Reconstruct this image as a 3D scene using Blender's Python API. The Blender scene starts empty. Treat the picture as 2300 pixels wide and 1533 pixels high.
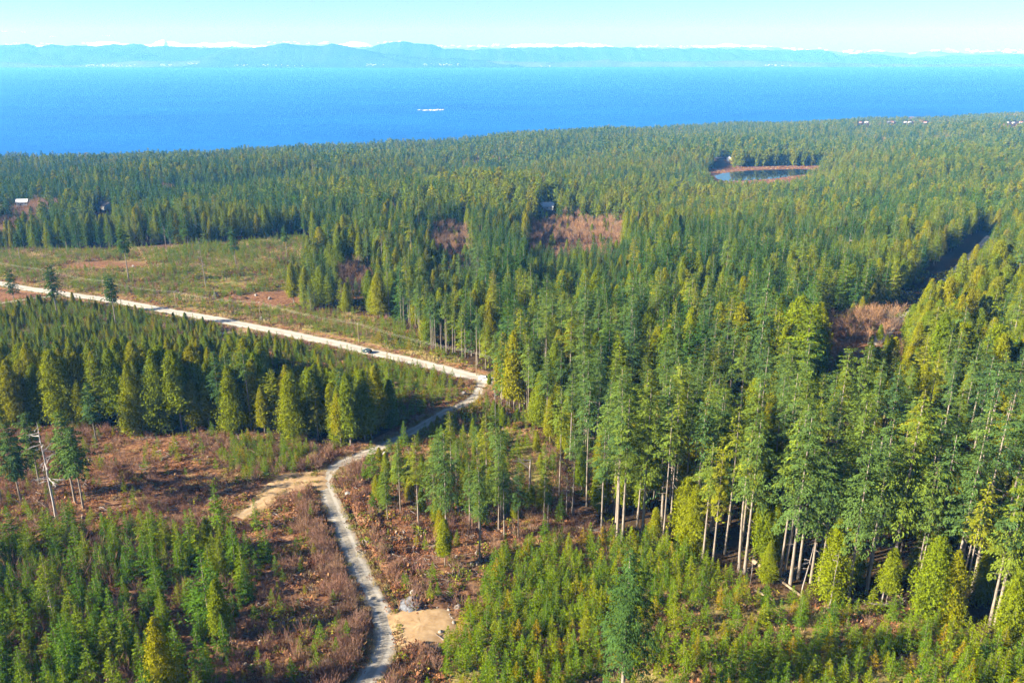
import bpy, bmesh, math, random
import numpy as np
from mathutils import Vector, Matrix, Euler

R = math.radians
C = bpy.context.scene.collection
rng = np.random.default_rng(7)
random.seed(7)

# ------------------------------------------------------------------ camera, sky, sun, exposure
CAMZ = 250.0
PITCH = R(19.39)
F = 1850.0                     # focal length in photograph pixels (2300 wide)
cam_d = bpy.data.cameras.new('camera')
cam_d.sensor_width = 36.0
cam_d.lens = F / 2300.0 * 36.0
cam_d.clip_start = 1.0
cam_d.clip_end = 120000.0
cam = bpy.data.objects.new('camera', cam_d)
cam.location = (0, 0, CAMZ)
cam.rotation_euler = (math.pi / 2 - PITCH, 0, 0)
C.objects.link(cam)
bpy.context.scene.camera = cam

SUN_EL = R(24.5)
SHADOW_AZ = R(16.0)            # shadows run along +X, turned this much away from the camera
world = bpy.data.worlds.new('World')
bpy.context.scene.world = world
world.use_nodes = True
wn = world.node_tree
for n in list(wn.nodes):
    wn.nodes.remove(n)
sky = wn.nodes.new('ShaderNodeTexSky')
sky.sky_type = 'NISHITA'
sky.sun_disc = False
sky.sun_elevation = SUN_EL
sun_az = math.pi + SHADOW_AZ    # direction towards the sun, counter-clockwise from +X
sky.sun_rotation = (math.pi / 2 - sun_az) % (2 * math.pi)
sky.altitude = 250
sky.air_density = 1.0
sky.dust_density = 0.6
sky.ozone_density = 1.6
tint = wn.nodes.new('ShaderNodeMixRGB')
tint.blend_type = 'MULTIPLY'
tint.inputs['Fac'].default_value = 1.0
tint.inputs['Color2'].default_value = (0.44, 0.515, 0.69, 1)
bg = wn.nodes.new('ShaderNodeBackground')
bg.inputs['Strength'].default_value = 0.05
wo = wn.nodes.new('ShaderNodeOutputWorld')
wn.links.new(sky.outputs[0], tint.inputs['Color1'])
wn.links.new(tint.outputs[0], bg.inputs['Color'])
wn.links.new(bg.outputs[0], wo.inputs['Surface'])

sun_d = bpy.data.lights.new('sun', 'SUN')
sun_d.energy = 5.0
sun_d.angle = R(0.5)
sun_d.color = (1.0, 0.93, 0.82)
sun = bpy.data.objects.new('sun', sun_d)
to_sun = Vector((math.cos(SUN_EL) * math.cos(sun_az), math.cos(SUN_EL) * math.sin(sun_az), math.sin(SUN_EL)))
sun.rotation_euler = (-to_sun).to_track_quat('-Z', 'Y').to_euler()
sun.location = (-300, -60, 500)
C.objects.link(sun)

sc = bpy.context.scene
sc.view_settings.view_transform = 'Standard'
sc.view_settings.look = 'None'
sc.view_settings.gamma = 1.0
sc.view_settings.use_curve_mapping = False
sc.view_settings.exposure = 2.1
sc.render.engine = 'CYCLES'
sc.cycles.max_bounces = 5
sc.cycles.diffuse_bounces = 1
sc.cycles.glossy_bounces = 2
sc.cycles.transmission_bounces = 2
sc.cycles.volume_bounces = 0
sc.cycles.transparent_max_bounces = 4
sc.cycles.use_denoising = True
sc.cycles.denoiser = 'OPENIMAGEDENOISE'
sc.cycles.denoising_prefilter = 'NONE'
sc.cycles.caustics_reflective = False
sc.cycles.caustics_refractive = False

# ------------------------------------------------------------------ small helpers
def tag(o, label=None, cat=None, group=None, kind=None):
    if label: o['label'] = label
    if cat: o['category'] = cat
    if group: o['group'] = group
    if kind: o['kind'] = kind
    return o

def link(name, mesh, parent=None):
    o = bpy.data.objects.new(name, mesh)
    C.objects.link(o)
    if parent is not None:
        o.parent = parent
    return o

def empty(name, loc, rotz=0.0, scale=1.0, label=None, cat=None, group=None):
    o = bpy.data.objects.new(name, None)
    o.empty_display_size = 0.5
    o.location = loc
    o.rotation_euler = (0, 0, rotz)
    o.scale = (scale, scale, scale)
    C.objects.link(o)
    return tag(o, label, cat, group)

def mesh_np(name, verts, faces, mats=(), fmat=None, smooth=False, attrs=None):
    """mesh from numpy arrays; faces is (n,3) or (n,4) or a list of lists"""
    me = bpy.data.meshes.new(name)
    verts = np.asarray(verts, dtype=np.float32)
    if isinstance(faces, np.ndarray):
        nf, k = faces.shape
        me.vertices.add(len(verts)); me.vertices.foreach_set('co', verts.ravel())
        me.loops.add(nf * k); me.loops.foreach_set('vertex_index', faces.astype(np.int32).ravel())
        me.polygons.add(nf)
        me.polygons.foreach_set('loop_start', np.arange(nf, dtype=np.int32) * k)
        me.polygons.foreach_set('loop_total', np.full(nf, k, dtype=np.int32))
    else:
        me.from_pydata([tuple(v) for v in verts], [], faces)
    for m in mats: me.materials.append(m)
    if fmat is not None: me.polygons.foreach_set('material_index', np.asarray(fmat, dtype=np.int32))
    for k2, (dom, typ, arr) in (attrs or {}).items():
        a = me.attributes.new(k2, typ, dom)
        a.data.foreach_set('color' if typ == 'FLOAT_COLOR' else 'value', np.asarray(arr, dtype=np.float32).ravel())
    me.update(calc_edges=True)
    if smooth: me.polygons.foreach_set('use_smooth', np.ones(len(me.polygons), dtype=bool))
    return me

def joinm(parts):
    """parts: list of (verts, quads[n,4], tint) -> one"""
    V, Q, T, o = [], [], [], 0
    for v, q, t in parts:
        V.append(v); Q.append(q + o); T.append(t); o += len(v)
    return np.concatenate(V), np.concatenate(Q), np.concatenate(T)

# ------------------------------------------------------------------ materials
def new_mat(name):
    m = bpy.data.materials.new(name); m.use_nodes = True
    nt = m.node_tree
    for n in list(nt.nodes): nt.nodes.remove(n)
    out = nt.nodes.new('ShaderNodeOutputMaterial')
    return m, nt, out

def ramp(nt, stops, fac, mode='LINEAR'):
    r = nt.nodes.new('ShaderNodeValToRGB')
    r.color_ramp.interpolation = mode
    el = r.color_ramp.elements
    while len(el) < len(stops): el.new(0.5)
    for e, (p, c) in zip(el, stops):
        e.position = p; e.color = (*c, 1)
    if fac is not None: nt.links.new(fac, r.inputs[0])
    return r.outputs[0]

def noise(nt, scale, detail=3, rough=0.55, vec=None, dim='3D'):
    n = nt.nodes.new('ShaderNodeTexNoise')
    n.inputs['Scale'].default_value = scale
    n.inputs['Detail'].default_value = detail
    n.inputs['Roughness'].default_value = rough
    if vec is not None: nt.links.new(vec, n.inputs['Vector'])
    return n.outputs['Fac']

def mixc(nt, fac, a, b, mode='MIX'):
    m = nt.nodes.new('ShaderNodeMixRGB'); m.blend_type = mode
    for i, v in (('Fac', fac), ('Color1', a), ('Color2', b)):
        if isinstance(v, (int, float)): m.inputs[i].default_value = v
        elif isinstance(v, tuple): m.inputs[i].default_value = (*v, 1)
        else: nt.links.new(v, m.inputs[i])
    return m.outputs[0]

def mathn(nt, op, a, b=0.0, clamp=False):
    m = nt.nodes.new('ShaderNodeMath'); m.operation = op; m.use_clamp = clamp
    for i, v in ((0, a), (1, b)):
        if isinstance(v, (int, float)): m.inputs[i].default_value = v
        else: nt.links.new(v, m.inputs[i])
    return m.outputs[0]

def foliage_mat(name, stops, trans=0.25, tipc=None, sat=1.0):
    m, nt, out = new_mat(name)
    oi = nt.nodes.new('ShaderNodeObjectInfo')
    at = nt.nodes.new('ShaderNodeAttribute'); at.attribute_name = 'tint'
    col = ramp(nt, stops, oi.outputs['Random'])
    v = mathn(nt, 'MULTIPLY_ADD', at.outputs['Fac'], 0.75)
    v.node.inputs[2].default_value = 0.62
    col = mixc(nt, 1.0, col, v, 'MULTIPLY')
    if tipc:
        f = mathn(nt, 'GREATER_THAN', at.outputs['Fac'], 0.86)
        f = mathn(nt, 'MULTIPLY', f, 0.6)
        col = mixc(nt, f, col, tipc)
    d = nt.nodes.new('ShaderNodeBsdfDiffuse'); nt.links.new(col, d.inputs[0])
    t = nt.nodes.new('ShaderNodeBsdfTranslucent'); nt.links.new(col, t.inputs[0])
    mx = nt.nodes.new('ShaderNodeMixShader'); mx.inputs[0].default_value = trans
    nt.links.new(d.outputs[0], mx.inputs[1]); nt.links.new(t.outputs[0], mx.inputs[2])
    nt.links.new(mx.outputs[0], out.inputs[0])
    return m

def surf_mat(name, c1, c2, scale, rough=0.85, spec=0.2, detail=4, bump=0.0, metallic=0.0, stretch=None):
    m, nt, out = new_mat(name)
    vec = None
    if stretch:
        tc = nt.nodes.new('ShaderNodeTexCoord'); mp = nt.nodes.new('ShaderNodeMapping')
        mp.inputs['Scale'].default_value = stretch
        nt.links.new(tc.outputs['Object'], mp.inputs[0]); vec = mp.outputs[0]
    else:
        tc = nt.nodes.new('ShaderNodeTexCoord'); vec = tc.outputs['Object']
    nz = noise(nt, scale, detail, 0.6, vec)
    col = ramp(nt, [(0.3, c1), (0.7, c2)], nz)
    p = nt.nodes.new('ShaderNodeBsdfPrincipled')
    nt.links.new(col, p.inputs['Base Color'])
    p.inputs['Roughness'].default_value = rough
    p.inputs['Metallic'].default_value = metallic
    p.inputs['Specular IOR Level'].default_value = spec
    if bump:
        b = nt.nodes.new('ShaderNodeBump'); b.inputs['Strength'].default_value = bump
        nt.links.new(nz, b.inputs['Height']); nt.links.new(b.outputs[0], p.inputs['Normal'])
    nt.links.new(p.outputs[0], out.inputs[0])
    return m

M = {}
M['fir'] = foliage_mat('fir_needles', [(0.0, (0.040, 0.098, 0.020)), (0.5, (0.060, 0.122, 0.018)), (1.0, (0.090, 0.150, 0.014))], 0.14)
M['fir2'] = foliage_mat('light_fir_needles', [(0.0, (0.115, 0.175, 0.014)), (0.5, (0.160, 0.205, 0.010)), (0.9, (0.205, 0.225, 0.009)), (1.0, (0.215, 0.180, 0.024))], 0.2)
M['firdark'] = foliage_mat('dark_fir_needles', [(0.0, (0.048, 0.098, 0.022)), (1.0, (0.058, 0.112, 0.024))], 0.15)
M['drygrass'] = foliage_mat('dry_grass', [(0.0, (0.33, 0.235, 0.10)), (0.5, (0.44, 0.33, 0.15)), (1.0, (0.38, 0.34, 0.15))], 0.3)
M['firtall'] = foliage_mat('tall_fir_needles', [(0.0, (0.058, 0.112, 0.032)), (0.5, (0.088, 0.142, 0.028)), (0.85, (0.125, 0.170, 0.018)), (1.0, (0.185, 0.192, 0.012))], 0.14)
M['cedar'] = foliage_mat('cedar_sprays', [(0.0, (0.120, 0.172, 0.008)), (0.5, (0.168, 0.200, 0.006)), (1.0, (0.220, 0.205, 0.005))], 0.22)
M['sapling'] = foliage_mat('sapling_needles', [(0.0, (0.100, 0.180, 0.010)), (0.45, (0.145, 0.220, 0.007)), (0.88, (0.200, 0.235, 0.005)), (1.0, (0.300, 0.210, 0.006))], 0.25)
M['youngfir'] = foliage_mat('young_fir_needles', [(0.0, (0.070, 0.150, 0.012)), (0.5, (0.110, 0.185, 0.010)), (1.0, (0.170, 0.210, 0.008))], 0.2)
M['shrub'] = foliage_mat('bare_shrub_twigs', [(0.0, (0.175, 0.105, 0.070)), (0.35, (0.255, 0.140, 0.098)), (0.7, (0.27, 0.180, 0.110)), (1.0, (0.33, 0.185, 0.145))], 0.15)
M['alder'] = foliage_mat('alder_twigs', [(0.0, (0.24, 0.145, 0.080)), (0.5, (0.34, 0.200, 0.105)), (1.0, (0.26, 0.19, 0.13))], 0.15)
M['bracken'] = foliage_mat('dead_bracken', [(0.0, (0.140, 0.055, 0.024)), (0.4, (0.235, 0.100, 0.044)), (0.75, (0.31, 0.150, 0.070)), (1.0, (0.35, 0.220, 0.110))], 0.15)
M['salal'] = foliage_mat('green_undergrowth', [(0.0, (0.115, 0.155, 0.016)), (0.5, (0.185, 0.205, 0.016)), (1.0, (0.270, 0.235, 0.035))], 0.3)
M['bark'] = surf_mat('grey_bark', (0.12, 0.098, 0.078), (0.33, 0.285, 0.235), 1.6, 0.95, 0.05, stretch=(3, 3, 0.4))
M['deadwood'] = surf_mat('weathered_wood', (0.15, 0.125, 0.11), (0.33, 0.29, 0.26), 2.0, 0.95, 0.05, stretch=(3, 3, 0.4))
M['snag'] = surf_mat('silver_dead_wood', (0.28, 0.255, 0.24), (0.50, 0.47, 0.45), 2.0, 0.95, 0.05, stretch=(3, 3, 0.4))
M['log'] = surf_mat('fallen_log_wood', (0.17, 0.125, 0.08), (0.36, 0.28, 0.19), 2.0, 0.9, 0.1)
M['rock'] = surf_mat('pale_rock', (0.16, 0.148, 0.138), (0.33, 0.31, 0.285), 1.2, 0.9, 0.15, bump=0.3)
M['cutwood'] = surf_mat('cut_stump_wood', (0.26, 0.19, 0.12), (0.42, 0.33, 0.23), 3.0, 0.9, 0.1)
M['whiterock'] = surf_mat('white_islet_rock', (0.28, 0.28, 0.27), (0.55, 0.55, 0.54), 0.08, 0.9, 0.1)

# ------------------------------------------------------------------ projection and terrain
cp, sp = math.cos(PITCH), math.sin(PITCH)
def proj(x, y, z):
    dz = z - CAMZ
    zc = y * cp - dz * sp
    yu = y * sp + dz * cp
    zs = np.where(zc > 1.0, zc, 1.0)
    px = np.where(zc > 1.0, 1150 + F * x / zs, -9e4)
    py = np.where(zc > 1.0, 766.5 - F * yu / zs, 9e4)
    return px, py, zc

def ray(px, py):
    a = (px - 1150) / F; b = (766.5 - py) / F
    return np.array([a, cp + b * sp, -sp + b * cp])

SHORE_PX = [(-500, 352), (0, 343), (300, 338), (600, 327), (900, 309), (1150, 291), (1400, 274), (1600, 265), (1850, 257), (2050, 250), (2300, 242), (2700, 236)]
_sx, _sy = [], []
for a, b in SHORE_PX:
    d = ray(a, b); t = (32.0 - CAMZ) / d[2]
    _sx.append(d[0] * t); _sy.append(d[1] * t)
_sx = np.array(_sx); _sy = np.array(_sy)

def shore_y(x):
    return np.interp(x, _sx, _sy) + 26 * np.sin(x / 97.0) + 14 * np.sin(x / 41.0 + 1)

_by = [-400, 0, 60, 130, 200, 330, 450, 600, 800, 1000, 1500, 2000, 2600, 3200, 4200]
_bz = [152, 146, 142, 138, 133, 126, 119, 109, 99, 88, 64, 46, 32, 22, 14]
def ground0(x, y):
    b = np.interp(y, _by, _bz)
    b = (b + np.interp(y - 25, _by, _bz) + np.interp(y + 25, _by, _bz)) / 3
    b = b + 9.0 * np.exp(-((x - 110) / 75.0) ** 2 - ((y - 215) / 90.0) ** 2)
    k = np.clip((y - 150) / 900.0, 0, 1)
    b = b + k * (7 * np.sin(x / 190.0 + y / 310.0) + 5 * np.sin(x / 83.0 - y / 140.0 + 2))
    b = b + 24 * np.exp(-((x - 1350) / 420.0) ** 2 - ((y - 1900) / 420.0) ** 2)
    b = b + 0.5 * np.sin(x / 11.0 + 1.3 * np.sin(y / 17.0)) * np.sin(y / 13.0) + 0.28 * np.sin(x / 4.1 + y / 7.7) * np.sin(y / 4.6 - x / 9.0)
    d = shore_y(x) - y
    s = 1 - np.exp(-np.maximum(d, 0) / 420.0)
    return np.where(d > 0, b * s + 3.0 * (1 - np.exp(-np.maximum(d, 0) / 10.0)), np.maximum(d * 0.25, -9))

def at0(px, py, f=ground0):
    d = ray(px, py)
    ts = np.geomspace(40, 9000, 1600)
    P = ts[:, None] * d[None, :]
    g = P[:, 2] + CAMZ - f(P[:, 0], P[:, 1])
    i = int(np.argmax(g < 0))
    if g[i] >= 0: i = len(ts) - 1
    a = ts[i - 1] + (ts[i] - ts[i - 1]) * g[i - 1] / (g[i - 1] - g[i]) if i > 0 else ts[0]
    return np.array([d[0] * a, d[1] * a])

def smooth_path(pts, step=1.5):
    """Catmull-Rom through world points, resampled"""
    P = np.array(pts)
    P = np.vstack([2 * P[0] - P[1], P, 2 * P[-1] - P[-2]])
    out = []
    for i in range(1, len(P) - 2):
        p0, p1, p2, p3 = P[i - 1:i + 3]
        for t in np.linspace(0, 1, 16, endpoint=False):
            out.append(0.5 * ((2 * p1) + (-p0 + p2) * t + (2 * p0 - 5 * p1 + 4 * p2 - p3) * t ** 2 + (-p0 + 3 * p1 - 3 * p2 + p3) * t ** 3))
    out.append(P[-2]); out = np.array(out)
    s = np.concatenate([[0], np.cumsum(np.linalg.norm(np.diff(out, axis=0), axis=1))])
    n = max(4, int(s[-1] / step))
    ss = np.linspace(0, s[-1], n)
    return np.stack([np.interp(ss, s, out[:, 0]), np.interp(ss, s, out[:, 1])], 1)

ROAD_PX = {
 'main': ([(-420, 590), (-200, 611), (0, 637), (100, 653), (170, 664), (240, 674), (330, 690), (420, 706), (500, 720), (580, 736), (660, 752), (740, 769), (826, 789), (900, 805), (980, 824), (1050, 843), (1100, 856), (1150, 866)], 8.2),
 'lower': ([(1080, 851), (1078, 872), (1064, 892), (1036, 909), (1000, 926), (960, 948), (920, 970), (880, 992), (840, 1010), (800, 1027), (765, 1043), (736, 1063), (729, 1087), (738, 1115), (753, 1150), (770, 1192), (790, 1240), (811, 1286), (832, 1326), (852, 1366), (864, 1402), (865, 1440), (852, 1480), (830, 1517), (800, 1565), (760, 1630)], 5.0),
 'spur': ([(729, 1074), (690, 1078), (650, 1086), (612, 1106), (582, 1132), (560, 1148), (535, 1162)], 4.4),
 'side': ([(150, 661), (100, 666), (50, 673), (0, 682), (-90, 697)], 3.2),
}
ROADS = {}
for k, (pl, w) in ROAD_PX.items():
    p = smooth_path([at0(*q) for q in pl], 1.5)
    z = ground0(p[:, 0], p[:, 1])
    ker = np.hanning(25); ker /= ker.sum()
    z = np.convolve(np.pad(z, 12, 'edge'), ker, 'valid')
    ROADS[k] = (p, z, w)
# join ends smoothly with the main road
for k in ('lower', 'spur', 'side'):
    p, z, w = ROADS[k]
    base = ROADS['lower' if k == 'spur' else 'main']
    j = int(np.argmin(((base[0] - p[0]) ** 2).sum(1)))
    f = np.exp(-np.arange(len(z)) / 9.0)
    ROADS[k] = (p, z * (1 - f) + base[1][j] * f, w)

def road_dist(x, y, keys=('main', 'lower', 'spur', 'side')):
    """signed-free distance beyond each road's edge, and the road height nearest"""
    x = np.asarray(x, float).ravel(); y = np.asarray(y, float).ravel()
    best = np.full(len(x), 1e9); bz = np.zeros(len(x))
    for k in keys:
        p, z, w = ROADS[k]
        lo, hi = p.min(0) - 30, p.max(0) + 30
        idx = np.where((x > lo[0]) & (x < hi[0]) & (y > lo[1]) & (y < hi[1]))[0]
        for c in range(0, len(idx), 20000):
            ii = idx[c:c + 20000]
            d2 = (x[ii, None] - p[None, :, 0]) ** 2 + (y[ii, None] - p[None, :, 1]) ** 2
            j = d2.argmin(1)
            d = np.sqrt(d2[np.arange(len(ii)), j]) - w / 2
            b = d < best[ii]
            best[ii[b]] = d[b]; bz[ii[b]] = z[j[b]]
    return best, bz

def sstep(a, b, x):
    t = np.clip((x - a) / (b - a), 0, 1)
    return t * t * (3 - 2 * t)

# pond
POND_PX = [(1604, 393), (1625, 388), (1680, 384), (1740, 382), (1800, 382), (1836, 384), (1822, 390), (1786, 395), (1740, 402), (1690, 405), (1640, 405), (1612, 401)]
POND = np.array([at0(*q) for q in POND_PX])
POND_Z = float(np.mean(ground0(POND[:, 0], POND[:, 1]))) - 0.5
def in_poly(x, y, poly):
    poly = np.asarray(poly, float)
    r = np.zeros(np.shape(x), bool)
    n = len(poly)
    for i in range(n):
        x1, y1 = poly[i]; x2, y2 = poly[(i + 1) % n]
        c = (y1 > y) != (y2 > y)
        if y1 != y2:
            r ^= c & (x < (x2 - x1) * (y - y1) / (y2 - y1) + x1)
    return r
pc = POND.mean(0)
pr = np.abs(POND - pc).max(0)

def pond_blend(x, y):
    q = np.sqrt(((x - pc[0]) / (pr[0] * 1.25)) ** 2 + ((y - pc[1]) / (pr[1] * 1.35)) ** 2)
    return 1 - sstep(1.0, 1.5, q)

def ground_f(x, y):
    """terrain without the road bed"""
    g = ground0(x, y)
    b = pond_blend(x, y)
    return g * (1 - b) + (POND_Z + 0.35) * b

def ground(x, y):
    g = ground_f(x, y)
    d, bz = road_dist(x, y)
    d = d.reshape(np.shape(x)); bz = bz.reshape(np.shape(x))
    f = 1 - sstep(3.5, 9.0, d)
    return np.where(d < 1e8, g * (1 - f) + (bz + 0.15) * f, g)

def at(px, py):
    p = at0(px, py, ground_f)
    return p

def at3(px, py, dz=0.0):
    p = at(px, py)
    return Vector((p[0], p[1], float(ground(p[:1], p[1:])[0]) + dz))

# ------------------------------------------------------------------ zones, in photograph coordinates of the ground point
Z = {
 'pad_top': [(488, 748), (520, 742), (552, 736), (572, 741), (560, 748), (520, 757), (492, 754)],
 'pad_low': [(866, 1380), (884, 1372), (930, 1366), (990, 1362), (1016, 1372), (1030, 1400), (1012, 1432), (962, 1448), (905, 1458), (880, 1430)],
 'pad_bend': [(738, 1056), (690, 1060), (636, 1066), (596, 1088), (574, 1124), (560, 1150), (590, 1150), (622, 1122), (652, 1106), (692, 1096), (736, 1100)],
 'scree': [(905, 1340), (925, 1332), (945, 1340), (952, 1364), (930, 1372), (908, 1376), (900, 1362)],
  'dug': [(540, 664), (580, 655), (640, 652), (692, 664), (684, 684), (600, 692), (545, 688)],
 'dug_far': [(135, 598), (170, 588), (240, 586), (330, 588), (330, 600), (240, 603), (150, 606)],
 'bank': [(1570, 388), (1600, 382), (1650, 377), (1740, 373), (1840, 373), (1850, 390), (1800, 398), (1770, 408), (1710, 416), (1660, 420), (1612, 412), (1590, 398)],
 'pondfront': [(1585, 398), (1850, 392), (1800, 420), (1760, 440), (1650, 446), (1600, 430)],
 'alder_a': [(1190, 512), (1250, 504), (1330, 503), (1405, 508), (1402, 560), (1330, 584), (1240, 588), (1188, 576)],
 'alder_b': [(1826, 725), (1880, 716), (1960, 712), (2028, 718), (2038, 750), (2030, 868), (1930, 892), (1836, 876)],
 'alder_c': [(972, 520), (1010, 510), (1040, 518), (1062, 545), (1050, 600), (1000, 606), (972, 570)],
 'alder_d': [(30, 466), (75, 462), (150, 464), (150, 482), (90, 500), (20, 500)],
 'alder_e': [(955, 411), (1020, 406), (1040, 414), (1000, 424), (955, 422)],
 'alder_f': [(0, 505), (60, 503), (105, 512), (100, 532), (0, 538)],
 'alder_g': [(740, 606), (800, 600), (850, 640), (840, 680), (760, 668)],
 'alder_h': [(1640, 775), (1680, 770), (1690, 800), (1650, 815)],
 'yellow_a': [(1640, 352), (1830, 346), (1850, 374), (1640, 380)],
 'stand': [(-500, 800), (-80, 800), (150, 795), (480, 800), (640, 822), (760, 838), (840, 850), (876, 880), (884, 935), (878, 972), (836, 996), (770, 1008), (705, 1004), (640, 985), (560, 967), (480, 969), (300, 972), (200, 962), (130, 962), (60, 955), (-80, 960), (-500, 965)],
 'sap_road': [(-500, 690), (-80, 705), (0, 696), (120, 676), (240, 688), (420, 720), (560, 755), (700, 778), (826, 806), (980, 842), (1050, 862), (1000, 880), (900, 870), (840, 850), (760, 838), (640, 822), (480, 800), (150, 795), (-500, 800)],
 'brush_jct': [(870, 850), (960, 862), (1050, 862), (1066, 880), (1000, 922), (920, 966), (884, 980), (880, 920)],
 'clear_up': [(-500, 575), (-80, 563), (60, 560), (200, 560), (350, 556), (480, 546), (640, 530), (722, 530), (716, 560), (690, 620), (650, 660), (648, 690), (700, 702), (800, 708), (880, 724), (930, 744), (962, 784), (1010, 800), (1060, 822), (1068, 846), (900, 800), (740, 764), (580, 731), (420, 702), (240, 670), (0, 633), (-500, 585)],
 'slope_r': [(1080, 885), (1120, 915), (1170, 940), (1215, 985), (1245, 1050), (1255, 1100), (1180, 1110), (1090, 1080), (1010, 1060), (960, 1020), (920, 990), (980, 945), (1050, 905)],
 'clump_r': [(822, 1050), (900, 1030), (1000, 1062), (1090, 1085), (1180, 1115), (1270, 1120), (1300, 1170), (1250, 1215), (1150, 1235), (1080, 1270), (1000, 1240), (920, 1200), (850, 1160), (800, 1100)],
 'sap_r': [(1000, 1640), (985, 1500), (1010, 1440), (1050, 1400), (1085, 1330), (1105, 1270), (1150, 1238), (1260, 1222), (1400, 1222), (1500, 1236), (1560, 1262), (1650, 1300), (1760, 1345), (1900, 1362), (2050, 1386), (2150, 1412), (2230, 1445), (2300, 1490), (2420, 1560), (2500, 1900), (1000, 1900)],
 'sap_l': [(-500, 1230), (0, 1240), (100, 1210), (180, 1195), (260, 1200), (360, 1215), (430, 1235), (520, 1240), (600, 1235), (610, 1275), (570, 1320), (545, 1400), (520, 1470), (490, 1533), (480, 1900), (-500, 1900)],
 'sap_patch': [(490, 1040), (520, 1000), (600, 975), (690, 1005), (720, 1040), (650, 1060), (560, 1075)],
}
FOREST_R = [(1084, 866), (1122, 904), (1182, 934), (1230, 988), (1262, 1050), (1290, 1120), (1330, 1178), (1400, 1216), (1500, 1230), (1560, 1258), (1650, 1294), (1760, 1338), (1900, 1354), (2050, 1378), (2150, 1404), (2230, 1435), (2300, 1482), (2420, 1552), (3200, 1700), (3200, 100), (-900, 100), (-900, 575), (-80, 563), (200, 560), (480, 546), (640, 530), (722, 530), (716, 560), (690, 620), (650, 660), (648, 690), (700, 700), (800, 704), (880, 718), (930, 738), (962, 780), (1010, 796), (1060, 818)]
ZN = ['none', 'forest'] + list(Z)
ZI = {n: i for i, n in enumerate(ZN)}
CUT = smooth_path([at0(*q) for q in [(1960, 775), (2010, 728), (2060, 690), (2120, 632), (2170, 582), (2208, 545), (2222, 530)]], 4)

def zone_of(x, y, z=None):
    if z is None: z = ground_f(x, y)
    px, py, zc = proj(x, y, z)
    out = np.zeros(np.shape(x), int)
    out[in_poly(px, py, FOREST_R)] = 1
    for n in reversed(list(Z)):
        out[in_poly(px, py, Z[n])] = ZI[n]
    return out, px, py, zc

# ------------------------------------------------------------------ terrain sheet
def axis(lo, hi, fine_lo, fine_hi, fine, grow):
    a = list(np.arange(fine_lo, fine_hi + 0.01, fine))
    s = fine; v = a[-1]
    while v < hi: s *= grow; v += s; a.append(v)
    s = fine; v = a[0]
    while v > lo: s *= grow; v -= s; a.insert(0, v)
    return np.array(a)
gx = axis(-3600, 4300, -215, 215, 1.7, 1.035)
gy = axis(-250, 5000, 80, 450, 1.8, 1.022)
GX, GY = np.meshgrid(gx, gy)
gz = ground_f(GX, GY)
rd, rz = road_dist(GX, GY)
rd = rd.reshape(GX.shape); rz = rz.reshape(GX.shape)
f = 1 - sstep(3.5, 9.0, rd)
gz = np.where(rd < 1e8, gz * (1 - f) + (rz + 0.15) * f, gz)
rt, rtz = road_dist(GX, GY, ('main', 'lower'))
rt = rt.reshape(GX.shape); rtz = rtz.reshape(GX.shape)
gz = np.where(rt < 2.6, np.minimum(gz, rtz - 2.2), gz)        # trench under the road bed mesh
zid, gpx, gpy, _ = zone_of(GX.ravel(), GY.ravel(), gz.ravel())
def blur_mask(m, it=1):
    m = m.reshape(GX.shape).astype(float)
    for _ in range(it):
        m = (m + np.roll(m, 1, 0) + np.roll(m, -1, 0) + np.roll(m, 1, 1) + np.roll(m, -1, 1)) / 5
    return m
def isz(*names): return np.isin(zid, [ZI[n] for n in names])
sand = blur_mask(isz('pad_top', 'pad_low', 'pad_bend'), 1)
green = blur_mask(isz('clear_up', 'sap_road', 'sap_r', 'slope_r', 'sap_patch'), 3)
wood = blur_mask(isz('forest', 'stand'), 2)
col = np.stack([sand.ravel(), green.ravel(), wood.ravel(), np.ones(GX.size)], 1)
ny, nx = GX.shape
ii = (np.arange(ny - 1)[:, None] * nx + np.arange(nx - 1)[None, :]).ravel()
quads = np.stack([ii, ii + 1, ii + nx + 1, ii + nx], 1)

m, nt, out = new_mat('forest_ground')
at_ = nt.nodes.new('ShaderNodeAttribute'); at_.attribute_name = 'zonemix'
sep = nt.nodes.new('ShaderNodeSeparateColor'); nt.links.new(at_.outputs['Color'], sep.inputs[0])
geo = nt.nodes.new('ShaderNodeNewGeometry')
n1 = noise(nt, 0.9, 6, 0.65, geo.outputs['Position'])
n2 = noise(nt, 0.11, 4, 0.6, geo.outputs['Position'])
brushc = ramp(nt, [(0.30, (0.034, 0.018, 0.010)), (0.44, (0.135, 0.064, 0.034)), (0.60, (0.25, 0.138, 0.074)), (0.8, (0.36, 0.25, 0.15))], n1)
greenc = ramp(nt, [(0.3, (0.110, 0.120, 0.028)), (0.5, (0.215, 0.205, 0.055)), (0.75, (0.36, 0.255, 0.125))], n1)
sandc = ramp(nt, [(0.3, (0.27, 0.155, 0.070)), (0.55, (0.39, 0.245, 0.115)), (0.8, (0.46, 0.32, 0.175))], n1)
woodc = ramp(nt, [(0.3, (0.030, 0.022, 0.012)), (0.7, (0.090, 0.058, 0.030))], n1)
gm = mathn(nt, 'MULTIPLY', sep.outputs[1], ramp(nt, [(0.4, (0.15,) * 3), (0.62, (1.0,) * 3)], n2))
c = mixc(nt, gm, brushc, greenc)
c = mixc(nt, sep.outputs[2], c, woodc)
c = mixc(nt, sep.outputs[0], c, sandc)
d = nt.nodes.new('ShaderNodeBsdfDiffuse'); nt.links.new(c, d.inputs[0])
b = nt.nodes.new('ShaderNodeBump'); b.inputs['Strength'].default_value = 0.6; b.inputs['Distance'].default_value = 0.5
nt.links.new(n1, b.inputs['Height']); nt.links.new(b.outputs[0], d.inputs['Normal'])
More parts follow.
